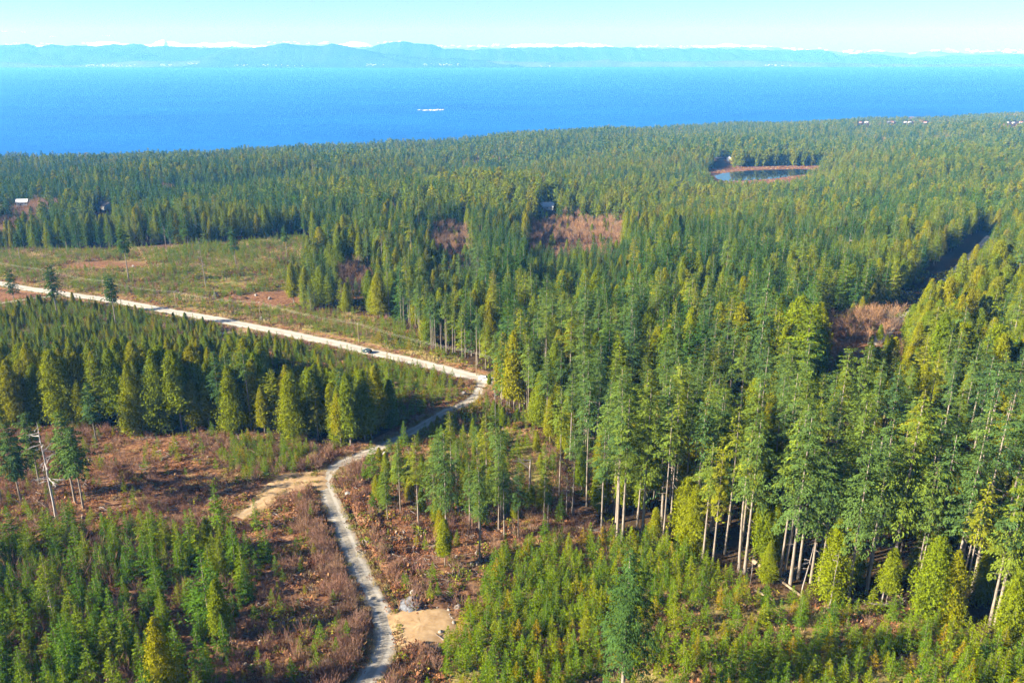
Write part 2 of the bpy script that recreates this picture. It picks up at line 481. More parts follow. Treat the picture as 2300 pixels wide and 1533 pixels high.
nt.links.new(d.outputs[0], out.inputs[0])
M['ground'] = m
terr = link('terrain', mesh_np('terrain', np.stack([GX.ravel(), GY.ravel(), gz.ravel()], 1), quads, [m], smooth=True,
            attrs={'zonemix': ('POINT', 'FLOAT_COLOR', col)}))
tag(terr, 'brown and green logged hillside sloping down to the sea', 'hillside', kind='structure')

# ------------------------------------------------------------------ road beds with verges, ditch and banks
def road_mat(name, c_lo, c_hi, c_edge, c_track):
    m, nt, out = new_mat(name)
    uv = nt.nodes.new('ShaderNodeAttribute'); uv.attribute_name = 'across'
    geo = nt.nodes.new('ShaderNodeNewGeometry')
    n1 = noise(nt, 1.8, 5, 0.7, geo.outputs['Position'])
    n2 = noise(nt, 0.25, 3, 0.6, geo.outputs['Position'])
    col = ramp(nt, [(0.3, c_lo), (0.62, c_hi)], mathn(nt, 'ADD', mathn(nt, 'MULTIPLY', n1, 0.6), mathn(nt, 'MULTIPLY', n2, 0.4)))
    a = mathn(nt, 'ABSOLUTE', uv.outputs['Fac'])
    a = mathn(nt, 'ADD', a, mathn(nt, 'MULTIPLY', mathn(nt, 'SUBTRACT', n2, 0.5), 0.35))
    edge = ramp(nt, [(0.72, (0,) * 3), (1.0, (1,) * 3)], a)
    trk = ramp(nt, [(0.22, (0,) * 3), (0.36, (1,) * 3), (0.56, (1,) * 3), (0.70, (0,) * 3)], a)
    col = mixc(nt, mathn(nt, 'MULTIPLY', trk, 0.85), col, c_track)
    col = mixc(nt, mathn(nt, 'MULTIPLY', edge, 0.7), col, c_edge)
    d = nt.nodes.new('ShaderNodeBsdfDiffuse'); nt.links.new(col, d.inputs[0])
    b = nt.nodes.new('ShaderNodeBump'); b.inputs['Strength'].default_value = 0.4; b.inputs['Distance'].default_value = 0.15
    nt.links.new(n1, b.inputs['Height']); nt.links.new(b.outputs[0], d.inputs['Normal'])
    nt.links.new(d.outputs[0], out.inputs[0])
    return m
M['gravel'] = road_mat('pale_gravel', (0.27, 0.245, 0.205), (0.40, 0.37, 0.32), (0.27, 0.20, 0.125), (0.44, 0.41, 0.365))
M['gravel2'] = road_mat('grey_gravel', (0.18, 0.160, 0.130), (0.35, 0.318, 0.262), (0.20, 0.145, 0.09), (0.40, 0.37, 0.315))
M['dirt'] = road_mat('sandy_dirt_track', (0.27, 0.175, 0.09), (0.39, 0.28, 0.16), (0.22, 0.125, 0.06), (0.37, 0.28, 0.18))
M['verge'] = surf_mat('verge_earth', (0.13, 0.062, 0.032), (0.27, 0.155, 0.085), 0.9, 0.95, 0.05, 6, bump=0.5)

def frame_of(p):
    t = np.gradient(p, axis=0)
    t /= np.linalg.norm(t, axis=1)[:, None]
    return t, np.stack([t[:, 1], -t[:, 0]], 1)     # tangent, right-hand side

def strip(P, z, offs, zo):
    """cross-section strip: offs (k,) or (n,k) metres to the right, zo height over z"""
    t, r = frame_of(P)
    offs = np.broadcast_to(offs, (len(P), np.shape(offs)[-1])); zo = np.broadcast_to(zo, offs.shape)
    V = np.concatenate([P[:, None, :] + r[:, None, :] * offs[..., None], (z[:, None] + zo)[..., None]], 2)
    n, k = offs.shape
    ii = (np.arange(n - 1)[:, None] * k + np.arange(k - 1)[None, :]).ravel()
    return V.reshape(-1, 3), np.stack([ii, ii + 1, ii + k + 1, ii + k], 1)

def build_road(key, name, mat, label, left_bank, ditch, lift=0.0, flip=1):
    P, z, w = ROADS[key]
    n = len(P); h = w / 2
    wob = np.convolve(rng.normal(0, 1, n + 20), np.hanning(21) / 6, 'valid')[:n]
    wob2 = np.convolve(rng.normal(0, 1, n + 20), np.hanning(21) / 6, 'valid')[:n]
    a = np.linspace(-1, 1, 9)
    offs = a[None, :] * h + np.where(np.abs(a) > 0.9, 1, 0)[None, :] * np.stack([wob * 0.35, wob2 * 0.35], 1)[:, [0] * 5 + [1] * 4]
    crown = 0.10 * (1 - a ** 2) - 0.05 * np.exp(-((np.abs(a) - 0.45) / 0.12) ** 2)
    V, Q = strip(P, z + 0.02 + (lift if lift < 0.1 else 0.03 + (lift - 0.03) * sstep(1, 6, np.arange(n))), offs, crown)
    o = link(name, mesh_np(name, V, Q, [mat], smooth=True, attrs={'across': ('POINT', 'FLOAT', np.tile(a, n))}))
    tag(o, label, 'road', kind='structure')
    if left_bank is None: return
    t, r = frame_of(P)
    s = np.arange(n)
    lb = left_bank(s / max(1, n - 1)); dt = ditch(s / max(1, n - 1))
    # left side
    for side, nm in ((-1, 'left'), (1, 'right')):
        prof_o = np.array([h - 0.3, h + 0.5, h + 1.3, h + 2.0, h + 3.0, h + 4.6]) if side < 0 else np.array([h - 0.3, h + 0.6, h + 0.95, h + 1.7, h + 2.3, h + 4.6])
        E = P + r * side * flip * (h + 4.6)
        ez = ground(E[:, 0], E[:, 1]) - z
        amt = (lb if side < 0 else dt)[:, None]
        if side < 0:
            base = np.array([-0.06, -0.10, 0.0, 0.55, 0.95, 0.0])[None, :] * np.array([1, 1, 1, 1, 1, 0])
            zz = np.where(np.arange(6)[None, :] >= 3, base * amt + 0, base) + rng.normal(0, 0.08, (n, 6))
        else:
            base = np.array([-0.06, -0.15, -1.5, -1.4, 0.10, 0.0])[None, :]
            zz = base * np.where(np.arange(6)[None, :] < 1, 1.0, amt) + rng.normal(0, 0.07, (n, 6))
        zz[:, 5] = ez - 0.25
        zz[:, 4] = np.maximum(zz[:, 4], ez - 0.1)
        oo = np.tile(prof_o, (n, 1)); oo[:, 1:5] += (wob if side < 0 else wob2)[:, None] * 0.45
        V, Q = strip(P, z, side * flip * oo, zz)
        if side > 0: Q = Q
        v = link('road_verge', mesh_np('road_verge', V, Q, [M['verge']], smooth=True))
        tag(v, '%s earth verge along the %s' % ('ditched' if side > 0 else 'banked', name.replace('_', ' ')), 'verge', kind='structure')

pulse = lambda c, wd: (lambda u: np.exp(-((u - c) / wd) ** 2))
build_road('main', 'gravel_road', M['gravel'], 'wide pale gravel road running from the left edge to the junction by the trees',
           lambda u: 0.15 + 0 * u, lambda u: 0.45 + 0 * u)
gap = lambda u: 1 - pulse(0.842, 0.02)(u) - 0.9 * pulse(0.0, 0.03)(u)
build_road('lower', 'winding_road', M['gravel2'], 'narrow grey gravel road winding from the junction down to the bottom edge',
           lambda u: (0.25 + 0.8 * sstep(0.52, 0.62, u)) * (1 - pulse(0.49, 0.035)(u)) * (1 - 0.95 * pulse(0.0, 0.03)(u)), lambda u: np.clip((0.35 + 0.75 * sstep(0.52, 0.6, u)) * gap(u), 0, 2), 0.012, -1)
build_road('spur', 'dirt_track', M['dirt'], 'sandy dirt track branching left from the bend of the winding road', None, None, 0.22, -1)
build_road('side', 'side_track', M['gravel2'], 'thin side track leaving the wide gravel road towards the left edge', None, None, 0.22, -1)

M['sandpad'] = surf_mat('pale_sandy_soil', (0.26, 0.165, 0.080), (0.44, 0.31, 0.175), 0.55, 0.95, 0.05, 7, bump=0.4)
def sheet(name, poly, label, seed):
    P = smooth_path([at0(*q) for q in poly + [poly[0]]], 1.2)[:-1]
    q = np.random.default_rng(seed); n_ = len(P)
    P = P + np.convolve(q.normal(0, 1, n_ + 6), np.ones(7) / 7, 'valid')[:n_, None] * 0.5
    c_ = P.mean(0); rings = [c_ + (P - c_) * f_ for f_ in (1.0, 0.82, 0.62, 0.42, 0.2)]
    V = []
    for k_, r_ in enumerate(rings):
        V.append(np.c_[r_, ground(r_[:, 0], r_[:, 1]) + (-0.12 if k_ == 0 else 0.20) + q.normal(0, 0.03, n_)])
    V.append(np.array([[c_[0], c_[1], float(ground(c_[:1], c_[1:])[0]) + 0.2]]))
    V = np.concatenate(V); Q = []
    for k_ in range(4):
        for i in range(n_):
            Q.append([k_ * n_ + i, k_ * n_ + (i + 1) % n_, (k_ + 1) * n_ + (i + 1) % n_, (k_ + 1) * n_ + i])
    for i in range(n_): Q.append([4 * n_ + i, 4 * n_ + (i + 1) % n_, 5 * n_])
    tag(link(name, mesh_np(name, V, Q, [M['sandpad']], smooth=True)), label, 'bare ground', kind='structure')
sheet('sandy_turnout', Z['pad_bend'], 'wide pale sandy turnout at the left of the winding road bend', 1)
sheet('sandy_pad', Z['pad_low'], 'flat pale sandy pad right of the winding road near the bottom', 2)
sheet('sandy_patch', Z['pad_top'], 'small sandy patch below the wide gravel road', 3)
# road inside the far forest cut
cz = ground_f(CUT[:, 0], CUT[:, 1])
V, Q = strip(CUT, cz + 0.15, np.linspace(-2.4, 2.4, 5), np.array([0, .1, .14, .1, 0]))
o = link('forest_cut_road', mesh_np('forest_cut_road', V, Q, [M['gravel2']], smooth=True, attrs={'across': ('POINT', 'FLOAT', np.tile(np.linspace(-1, 1, 5), len(CUT)))}))
tag(o, 'shaded grey road down in the narrow gap between the trees at right', 'road', kind='structure')

# ------------------------------------------------------------------ water
def water_mat(name, c1, c2, scale, rough, spec, bump, dist, stretch):
    m, nt, out = new_mat(name)
    geo = nt.nodes.new('ShaderNodeNewGeometry')
    mp = nt.nodes.new('ShaderNodeMapping'); mp.inputs['Scale'].default_value = stretch
    nt.links.new(geo.outputs['Position'], mp.inputs[0])
    n1 = noise(nt, scale, 5, 0.62, mp.outputs[0])
    n2 = noise(nt, scale * 0.06, 4, 0.6, mp.outputs[0])
    col = ramp(nt, [(0.3, c1), (0.7, c2)], mathn(nt, 'ADD', mathn(nt, 'MULTIPLY', n1, 0.5), mathn(nt, 'MULTIPLY', n2, 0.5)))
    p = nt.nodes.new('ShaderNodeBsdfPrincipled')
    nt.links.new(col, p.inputs['Base Color'])
    p.inputs['Roughness'].default_value = rough
    p.inputs['Specular IOR Level'].default_value = spec
    b = nt.nodes.new('ShaderNodeBump'); b.inputs['Strength'].default_value = bump; b.inputs['Distance'].default_value = dist
    nt.links.new(n1, b.inputs['Height']); nt.links.new(b.outputs[0], p.inputs['Normal'])
    nt.links.new(p.outputs[0], out.inputs[0])
    return m
M['sea'] = water_mat('sea_water', (0.003, 0.064, 0.285), (0.014, 0.150, 0.50), 0.035, 0.55, 0.08, 0.5, 1.5, (0.45, 1.0, 1.0))
M['pond'] = water_mat('pond_water', (0.006, 0.012, 0.022), (0.010, 0.020, 0.032), 0.2, 0.03, 0.5, 0.01, 0.02, (1, 1, 1))
xs = np.linspace(-17000, 19000, 37); ys = np.concatenate([np.linspace(900, 5000, 12), np.linspace(6000, 24500, 20)])
SX, SY = np.meshgrid(xs, ys)
ii = (np.arange(len(ys) - 1)[:, None] * len(xs) + np.arange(len(xs) - 1)[None, :]).ravel()
o = link('sea', mesh_np('sea', np.stack([SX.ravel(), SY.ravel(), np.zeros(SX.size)], 1), np.stack([ii, ii + 1, ii + len(xs) + 1, ii + len(xs)], 1), [M['sea']]))
tag(o, 'wide deep blue strait between the wooded shore and far hills', 'sea', kind='structure')
pp = smooth_path(np.vstack([POND, POND[:1]]), 6)
o = link('pond', mesh_np('pond', np.c_[pp, np.full(len(pp), POND_Z + 0.5)], [list(range(len(pp)))], [M['pond']]))
tag(o, 'small dark pond ringed by reddish bog among the trees', 'pond', kind='structure')

# ------------------------------------------------------------------ far shore, hills, snowy range
def hill_mat(name, c1, c2, snow=None):
    m, nt, out = new_mat(name)
    geo = nt.nodes.new('ShaderNodeNewGeometry')
    n1 = noise(nt, 0.002, 6, 0.6, geo.outputs['Position'])
    col = ramp(nt, [(0.35, c1), (0.65, c2)], n1)
    if snow:
        sx = nt.nodes.new('ShaderNodeSeparateXYZ'); nt.links.new(geo.outputs['Position'], sx.inputs[0])
        h = mathn(nt, 'ADD', sx.outputs[2], mathn(nt, 'MULTIPLY', mathn(nt, 'SUBTRACT', noise(nt, 0.006, 5, 0.65, geo.outputs['Position']), 0.5), snow[1]))
        f = mathn(nt, 'GREATER_THAN', h, snow[0])
        col = mixc(nt, f, col, (0.85, 0.87, 0.9))
    d = nt.nodes.new('ShaderNodeBsdfDiffuse'); nt.links.new(col, d.inputs[0])
    nt.links.new(d.outputs[0], out.inputs[0])
    return m
def fbm1(x, seed, octs=5, base=1 / 700.0):
    r = np.random.default_rng(seed); v = 0
    for k in range(octs):
        v = v + np.sin(x * base * 2 ** k * (1 + r.uniform(-.2, .2)) + r.uniform(0, 6)) / 2 ** k
    return v
def ridge(name, prof, y_of_px, front, back, rough, seed, mat, label, step=5):
    pxs = np.arange(prof[0][0], prof[-1][0] + step, step)
    pys = np.interp(pxs, [p[0] for p in prof], [p[1] for p in prof])
    yy = np.interp(pxs, [p[0] for p in y_of_px], [p[1] for p in y_of_px])
    rows = np.concatenate([np.linspace(-front, 0, 12), np.linspace(0, back, 5)[1:]])
    V = []
    for k, dy in enumerate(rows):
        Y = yy + dy
        D = np.array([ray(a, b) for a, b in zip(pxs, pys)])
        tt = yy / D[:, 1]
        X = D[:, 0] * tt * (Y / yy)
        top = D[:, 2] * tt + CAMZ
        u = 1 - abs(dy) / (front if dy < 0 else back)
        env = sstep(0, 1, u) ** 0.8
        n = fbm1(X + dy * 1.7, seed) * rough * (np.abs(dy) / front) ** 0.5 + fbm1(X, seed + 9, 5, 1 / (90.0 if 'snow' not in name else 210.0)) * rough * (0.16 if 'snow' not in name else 0.5)
        V.append(np.stack([X, Y, np.maximum(top * env + n * np.clip(u * 3, 0, 1), 0) - (8 if u < 0.01 else 0)], 1))
    V = np.concatenate(V); k = len(pxs)
    ii = (np.arange(len(rows) - 1)[:, None] * k + np.arange(k - 1)[None, :]).ravel()
    o = link(name, mesh_np(name, V, np.stack([ii, ii + 1, ii + k + 1, ii + k], 1), [mat], smooth=True))
    return tag(o, label, 'hills', kind='structure')
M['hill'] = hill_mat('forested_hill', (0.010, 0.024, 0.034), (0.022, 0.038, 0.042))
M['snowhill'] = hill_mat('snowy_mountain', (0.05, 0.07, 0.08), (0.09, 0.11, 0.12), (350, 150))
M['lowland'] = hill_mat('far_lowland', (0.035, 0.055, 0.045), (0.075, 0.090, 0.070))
ridge('snowy_mountains', [(-500, 106), (0, 108), (180, 106), (245, 97), (262, 95), (285, 97), (310, 101), (340, 99), (366, 93), (376, 97), (400, 97), (440, 98), (456, 95), (490, 98), (530, 99), (570, 100), (640, 106), (740, 104), (790, 99), (805, 98), (830, 98), (850, 101), (900, 108), (980, 110), (1040, 108), (1110, 106), (1160, 103), (1200, 102), (1260, 98), (1300, 99), (1380, 104), (1480, 108), (1540, 107), (1600, 105), (1650, 99), (1690, 104), (1760, 110), (1900, 118), (2300, 121), (2800, 122)],
      [(-500, 20500), (1300, 21500), (2800, 23000)], 2200, 900, 55, 3, M['snowhill'], 'pale snow capped mountain range on the horizon', 3)
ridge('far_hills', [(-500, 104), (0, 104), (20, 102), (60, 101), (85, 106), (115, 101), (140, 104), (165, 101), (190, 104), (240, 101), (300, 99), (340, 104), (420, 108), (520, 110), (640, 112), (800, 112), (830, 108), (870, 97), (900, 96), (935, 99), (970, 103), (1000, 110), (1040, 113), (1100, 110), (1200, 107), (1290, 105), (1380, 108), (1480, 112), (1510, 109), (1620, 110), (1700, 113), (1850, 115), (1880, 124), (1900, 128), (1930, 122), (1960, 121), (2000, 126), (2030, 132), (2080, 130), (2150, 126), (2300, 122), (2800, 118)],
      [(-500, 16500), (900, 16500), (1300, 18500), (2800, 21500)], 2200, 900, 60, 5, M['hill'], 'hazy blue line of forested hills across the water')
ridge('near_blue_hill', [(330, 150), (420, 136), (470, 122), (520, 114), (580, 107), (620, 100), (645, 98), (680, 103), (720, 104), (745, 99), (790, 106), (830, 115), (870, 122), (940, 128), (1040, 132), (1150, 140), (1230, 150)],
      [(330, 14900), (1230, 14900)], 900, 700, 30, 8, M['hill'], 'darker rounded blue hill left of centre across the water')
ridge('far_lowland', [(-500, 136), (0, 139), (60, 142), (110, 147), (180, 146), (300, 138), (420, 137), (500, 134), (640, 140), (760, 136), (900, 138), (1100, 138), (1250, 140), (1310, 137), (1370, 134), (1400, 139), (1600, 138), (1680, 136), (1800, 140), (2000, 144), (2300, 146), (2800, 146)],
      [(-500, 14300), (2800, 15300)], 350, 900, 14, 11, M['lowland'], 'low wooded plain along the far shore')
# far town specks
V, Q = [], []
m_w = surf_mat('far_white_walls', (0.40, 0.40, 0.40), (0.50, 0.50, 0.50), 0.01)
for a0, a1, yb, n_ in ((190, 305, 148.5, 40), (360, 385, 147, 16), (415, 442, 144, 14), (520, 700, 147, 16), (820, 870, 147, 18), (950, 1030, 146, 26), (1210, 1240, 149, 5), (1720, 1780, 147, 10)):
    for i in range(n_):
        px = random.uniform(a0, a1); py = yb + random.uniform(-2.5, 1.5)
        d = ray(px, py); Y = 13960.0; t = Y / d[1]; x = d[0] * t; z = max(2.0, CAMZ + d[2] * t)
        w, h = random.uniform(8, 30), random.uniform(4, 10)
        b0 = len(V)
        V += [(x - w / 2 + (w if k & 1 else 0), Y + (20 if k & 2 else 0), z + (h if k & 4 else 0)) for k in range(8)]
        Q += [[b0 + q for q in qq] for qq in ((0, 1, 5, 4), (1, 3, 7, 5), (3, 2, 6, 7), (2, 0, 4, 6), (4, 5, 7, 6))]
o = link('distant_town', mesh_np('distant_town', np.array(V), Q, [m_w]))
tag(o, 'white specks of a far town strung along the opposite shore', 'town', kind='stuff')

# ------------------------------------------------------------------ clouds beyond the hills
def blob(r, sub, seed, amp):
    bm = bmesh.new(); bmesh.ops.create_icosphere(bm, subdivisions=sub, radius=r)
    q = random.Random(seed); ph = [q.uniform(0, 6) for _ in range(6)]
    for v in bm.verts:
        n = v.co.normalized()
        v.co *= 1 + amp * (math.sin(3 * n.x + ph[0]) * math.sin(3.4 * n.y + ph[1]) + 0.6 * math.sin(6 * n.z + ph[2] + 4 * n.x) + 0.4 * math.sin(9 * n.y + ph[3] + 5 * n.z))
    return bm
M['cloud'] = foliage_mat('white_cloud', [(0.0, (0.86, 0.86, 0.88)), (1.0, (0.88, 0.87, 0.88))], 0.45)
bmc = bmesh.new()
banks = [(10, 46, 100, 4), (30, 60, 96, 3), (95, 118, 97, 4), (170, 230, 97, 5), (605, 740, 95, 6), (840, 900, 94, 5), (975, 1060, 103, 6), (1060, 1200, 101, 6), (1440, 1580, 103, 5), (1600, 1720, 106, 11), (1700, 1860, 110, 9), (1860, 1990, 116, 12), (1980, 2120, 122, 13), (2100, 2300, 113, 10), (2250, 2420, 116, 9), (0, 22, 71, 3), (44, 58, 72, 2), (112, 126, 82, 2), (222, 250, 80, 2)]
for a0, a1, yb, th in banks:
    for i in range(int((a1 - a0) / 7) + 2):
        px = random.uniform(a0, a1); py = yb + random.uniform(-0.3, 1.0) * th * 0.6
        d = ray(px, py); Y = 30000 + random.uniform(0, 1500); t = Y / d[1]
        r = th * random.uniform(0.2, 0.75) / F * Y * 0.5
        bb = blob(1, 2, i * 7 + int(a0), 0.12)
        bmesh.ops.transform(bb, matrix=Matrix.Translation((d[0] * t, Y, CAMZ + d[2] * t)) @ Matrix.Diagonal((r * random.uniform(1.6, 3.4), r, r * 0.62, 1)), verts=bb.verts)
        tmp = bpy.data.meshes.new('tmp'); bb.to_mesh(tmp); bb.free(); bmc.from_mesh(tmp); bpy.data.meshes.remove(tmp)
me = bpy.data.meshes.new('clouds'); bmc.to_mesh(me); bmc.free(); me.materials.append(M['cloud'])
me.attributes.new('tint', 'FLOAT', 'POINT').data.foreach_set('value', np.full(len(me.vertices), 0.5, np.float32))
me.polygons.foreach_set('use_smooth', np.ones(len(me.polygons), bool))
tag(link('clouds', me), 'low white cloud banks behind the far mountains', 'clouds', kind='stuff')

# ------------------------------------------------------------------ haze
m, nt, out = new_mat('haze_air')
pv = nt.nodes.new('ShaderNodeVolumePrincipled')
pv.inputs['Color'].default_value = (0.09, 0.37, 1.0, 1)
pv.inputs['Absorption Color'].default_value = (1, 1, 1, 1)
pv.inputs['Density'].default_value = 1.05e-4
pv.inputs['Anisotropy'].default_value = 0.0
nt.links.new(pv.outputs[0], out.inputs['Volume'])
x0, x1, y0, y1, z0, z1 = -19000, 21000, -600, 27000, -30, 900
V = np.array([(x, y, z) for z in (z0, z1) for y in (y0, y1) for x in (x0, x1)], float)
o = link('haze', mesh_np('haze', V, [[0, 2, 3, 1], [4, 5, 7, 6], [0, 1, 5, 4], [2, 6, 7, 3], [0, 4, 6, 2], [1, 3, 7, 5]], [m]))
tag(o, 'thin blue haze over the whole landscape', 'haze', kind='stuff')

# ================================================================== plant prototypes
def kite(root, d, n, l, w):
    """spray: root, direction d, plane normal n"""
    s = np.cross(d, n); s /= np.linalg.norm(s) + 1e-9
    return [root, root + d * l * 0.45 + s * w * 0.5, root + d * l, root + d * l * 0.45 - s * w * 0.5]

def unit(v): return v / (np.linalg.norm(v) + 1e-9)

def conifer(seed, h, cb, rmax, spacing, nb, size, prof=0.8, droop=0.25, up0=-5, up1=45, hang=0.25, cover=0.9, irregular=0.25, wfac=0.42, bare=0.0, fan=0.42, nmax=60):
    """whorls of flat, drooping branch fans made of many small needle sprays"""
    r = np.random.default_rng(seed)
    V, T = [], []
    z = cb
    side_bias = r.uniform(0, 6.28)
    up = np.array([0, 0, 1.0])
    while z < h - spacing * 0.25:
        t = (z - cb) / (h - cb)
        Lz = rmax * (1 - t) ** prof * (0.70 + 0.30 * min(1, t * 5)) + 0.012 * h
        whorl = r.uniform(1 - irregular, 1 + irregular)
        k = max(4, int(nb * (0.6 + 0.4 * (1 - t)) + r.uniform(-1, 1)))
        a0 = r.uniform(0, 6.28)
        for b in range(k):
            if r.random() < bare: continue
            a = a0 + 6.283 * b / k + r.normal(0, 0.25)
            L = Lz * whorl * r.uniform(0.65, 1.2) * (1 + 0.15 * math.cos(a - side_bias))
            el = R(up0 + (up1 - up0) * t + r.normal(0, 6))
            dxy = np.array([math.cos(a), math.sin(a), 0.0]); sd = np.array([-dxy[1], dxy[0], 0.0])
            base = np.array([0, 0, z + r.uniform(-0.4, 0.4) * spacing])
            tw = r.uniform(0.25, 0.75) + (0.35 if r.random() < 0.1 else 0)
            fw = fan * L
            area = L * fw * 1.1
            n = int(np.clip(cover * area / (size * size * wfac * 0.55), 4, nmax))
            s = 0.12 + 0.86 * r.random(n) ** 0.75
            lat = r.uniform(-1, 1, n) * fw * np.minimum(1.0, 1.6 * (1.04 - s)) * np.minimum(1, s * 2.5)
            zz = L * s * math.sin(el) - droop * L * s * s - hang * np.abs(lat) * r.uniform(0.4, 1.5, n) + r.normal(0, 0.05 * size, n)
            P = base + dxy * (L * s * math.cos(el))[:, None] + sd * lat[:, None] + up * zz[:, None]
            slope = math.sin(el) - 2 * droop * s
            D = dxy * r.uniform(0.25, 0.95, n)[:, None] + sd * (np.sign(lat) * r.uniform(0.0, 0.8, n))[:, None] + up * (slope * 0.5 - (0.18 + hang) * r.uniform(0.1, 1.6, n))[:, None]
            D /= np.linalg.norm(D, axis=1)[:, None]
            N = up * 0.75 + dxy * 0.65 + r.normal(0, 0.40, (n, 3))
            S = np.cross(D, N); S /= np.linalg.norm(S, axis=1)[:, None] + 1e-9
            l = (size * r.uniform(0.65, 1.35, n) * (0.7 + 0.3 * min(1, L / rmax * 1.5)))[:, None]
            w = l * wfac * 0.5
            V.append(np.stack([P - D * l * 0.3, P + D * l * 0.15 + S * w, P + D * l * 0.7, P + D * l * 0.15 - S * w], 1).reshape(-1, 3))
            T.append(np.clip(tw + r.normal(0, 0.13, n), 0, 1))
        z += spacing * r.uniform(0.8, 1.2) * (0.45 + 0.55 * (1 - t))
    V = np.concatenate(V)
    return V, np.arange(len(V)).reshape(-1, 4), np.concatenate(T)

def broadcrown(seed, h, cb, rmax, n, size, top=0.0):
    """cedar-like: drooping flat sprays over an irregular dense cone, in limbs"""
    r = np.random.default_rng(seed)
    V, T = [], []
    limbs = int(n / 12); ex = [0.72, 0.48, 0.60, 0.80, 0.42, 0.62][seed % 6]
    for i in range(limbs):
        t = r.random() ** 1.15
        z = cb + (h - cb) * t
        prof = (1 - t) ** ex * (0.62 + 0.38 * min(1, t * 4))
        a = r.uniform(0, 6.283)
        L = rmax * prof * r.uniform(0.62, 1.15) * (1 + 0.18 * math.sin(3 * a + 9 * t)) + 0.02 * h
        dxy = np.array([math.cos(a), math.sin(a), 0])
        tw = r.uniform(0.2, 0.85)
        for k in range(12):
            s = r.random() ** 0.6
            p = np.array([0, 0, z]) + dxy * L * s + np.array([0, 0, 0.22 * L * s - 0.42 * L * s * s]) + r.normal(0, 1, 3) * np.array([.1, .1, .05]) * L
            d = unit(dxy * r.uniform(0.1, 0.9) + np.array([0, 0, -r.uniform(0.1, 1.0)]) + r.normal(0, 0.45, 3))
            nrm = unit(dxy * 0.7 + np.array([0, 0, 0.6]) + r.normal(0, 0.5, 3))
            l = size * r.uniform(0.7, 1.4) * (0.45 + 0.55 * prof)
            V += kite(p, d, nrm, l, l * 0.62); T.append(np.clip(tw + r.normal(0, .12), 0, 1))
    V = np.array(V)
    return V, np.arange(len(V)).reshape(-1, 4), np.array(T)

def tube(pts, rad, k=6, cap=True):
    """tapered tube through points; quads + cap as degenerate-free quads"""
    pts = np.array(pts, float); V = []
    for i, p in enumerate(pts):
        d = unit(pts[min(i + 1, len(pts) - 1)] - pts[max(i - 1, 0)])
        u = unit(np.cross(d, [0.31, 0.17, 0.93] if abs(d[2]) < 0.9 else [1, 0, 0])); v = np.cross(d, u)
        for a in range(k):
            an = 6.28318 * a / k
            V.append(p + rad[i] * (u * math.cos(an) + v * math.sin(an)))
    Q = []
    for i in range(len(pts) - 1):
        for a in range(k):
            b = (a + 1) % k
            Q.append((i * k + a, i * k + b, (i + 1) * k + b, (i + 1) * k + a))
    if cap:
        V.append(pts[-1]); c = len(V) - 1; o = (len(pts) - 1) * k
        for a in range(0, k, 2): Q.append((o + a, o + (a + 1) % k, o + (a + 2) % k, c))
    return np.array(V), np.array(Q), np.full(len(Q), 0.5)

def trunk(seed, h, r0, sides=6, top=0.97, stubs=0, cb=0.0):
    r = np.random.default_rng(seed)
    zs = np.linspace(-0.6, h * top, 6)
    a, b = r.normal(0, h * 0.006, 2)
    pts = [(a * math.sin(z / h * 3), b * math.sin(z / h * 2.5), z) for z in zs]
    rad = [r0 * (1.25 if i == 0 else 1) * (1 - 0.88 * max(z, 0) / h) for i, z in enumerate(zs)]
    parts = [tube(pts, rad, sides)]
    for i in range(stubs):
        z = r.uniform(cb * 0.45, cb * 1.25); an = r.uniform(0, 6.28); l = r.uniform(0.02, 0.06) * h
        parts.append(tube([(0, 0, z), (math.cos(an) * l, math.sin(an) * l, z - l * r.uniform(-.1, .4))], [0.05 * r0 + 0.03, 0.02], 4, False))
    return joinm(parts)

def stems(seed, n, h, r0, spread, w, br=2):
    """bare shrub: thin upright strips with side twigs"""
    r = np.random.default_rng(seed); V, T = [], []
    for i in range(n):
        a = r.uniform(0, 6.28); rr = r0 * math.sqrt(r.random())
        p = np.array([rr * math.cos(a), rr * math.sin(a), -0.1])
        d = unit(np.array([math.cos(a), math.sin(a), 0]) * spread * r.uniform(0.2, 1.2) + np.array([0, 0, 1.0]) + r.normal(0, 0.12, 3))
        l = h * r.uniform(0.55, 1.1); tt = r.uniform(0.1, 1)
        V += kite(p, d, unit(r.normal(0, 1, 3)), l, w); T.append(tt)
        for k in range(br):
            s = r.uniform(0.3, 0.85)
            d2 = unit(d + r.normal(0, 0.45, 3))
            V += kite(p + d * l * s, d2, unit(r.normal(0, 1, 3)), l * 0.4, w * 0.75); T.append(tt)
    V = np.array(V); return V, np.arange(len(V)).reshape(-1, 4), np.array(T)

def clump(seed, n, r0, h, size, up=0.4):
    r = np.random.default_rng(seed); V, T = [], []
    for i in range(n):
        a = r.uniform(0, 6.28); q = math.sqrt(r.random())
        p = np.array([r0 * q * math.cos(a), r0 * q * math.sin(a), h * (1 - q * q) * r.uniform(0.2, 1.0)])
        d = unit(np.array([math.cos(a) * q, math.sin(a) * q, up]) + r.normal(0, 0.5, 3))
        n_ = unit(np.array([0, 0, 1.0]) + r.normal(0, 0.6, 3))
        l = size * r.uniform(0.6, 1.4)
        V += kite(p, d, n_, l, l * 0.55); T.append(r.random())
    V = np.array(V); return V, np.arange(len(V)).reshape(-1, 4), np.array(T)

def to_mesh(name, vqt, mats, fm=None):
    v, q, t = vqt
    return mesh_np(name, v, q, mats, fm, attrs={'tint': ('FACE', 'FLOAT', t)})

def crown_trunk_merge(name, cr, tr, mc, mt):
    v, q, t = joinm([cr, tr])
    return mesh_np(name, v, q, [mc, mt], np.r_[np.zeros(len(cr[1])), np.ones(len(tr[1]))], attrs={'tint': ('FACE', 'FLOAT', t)})

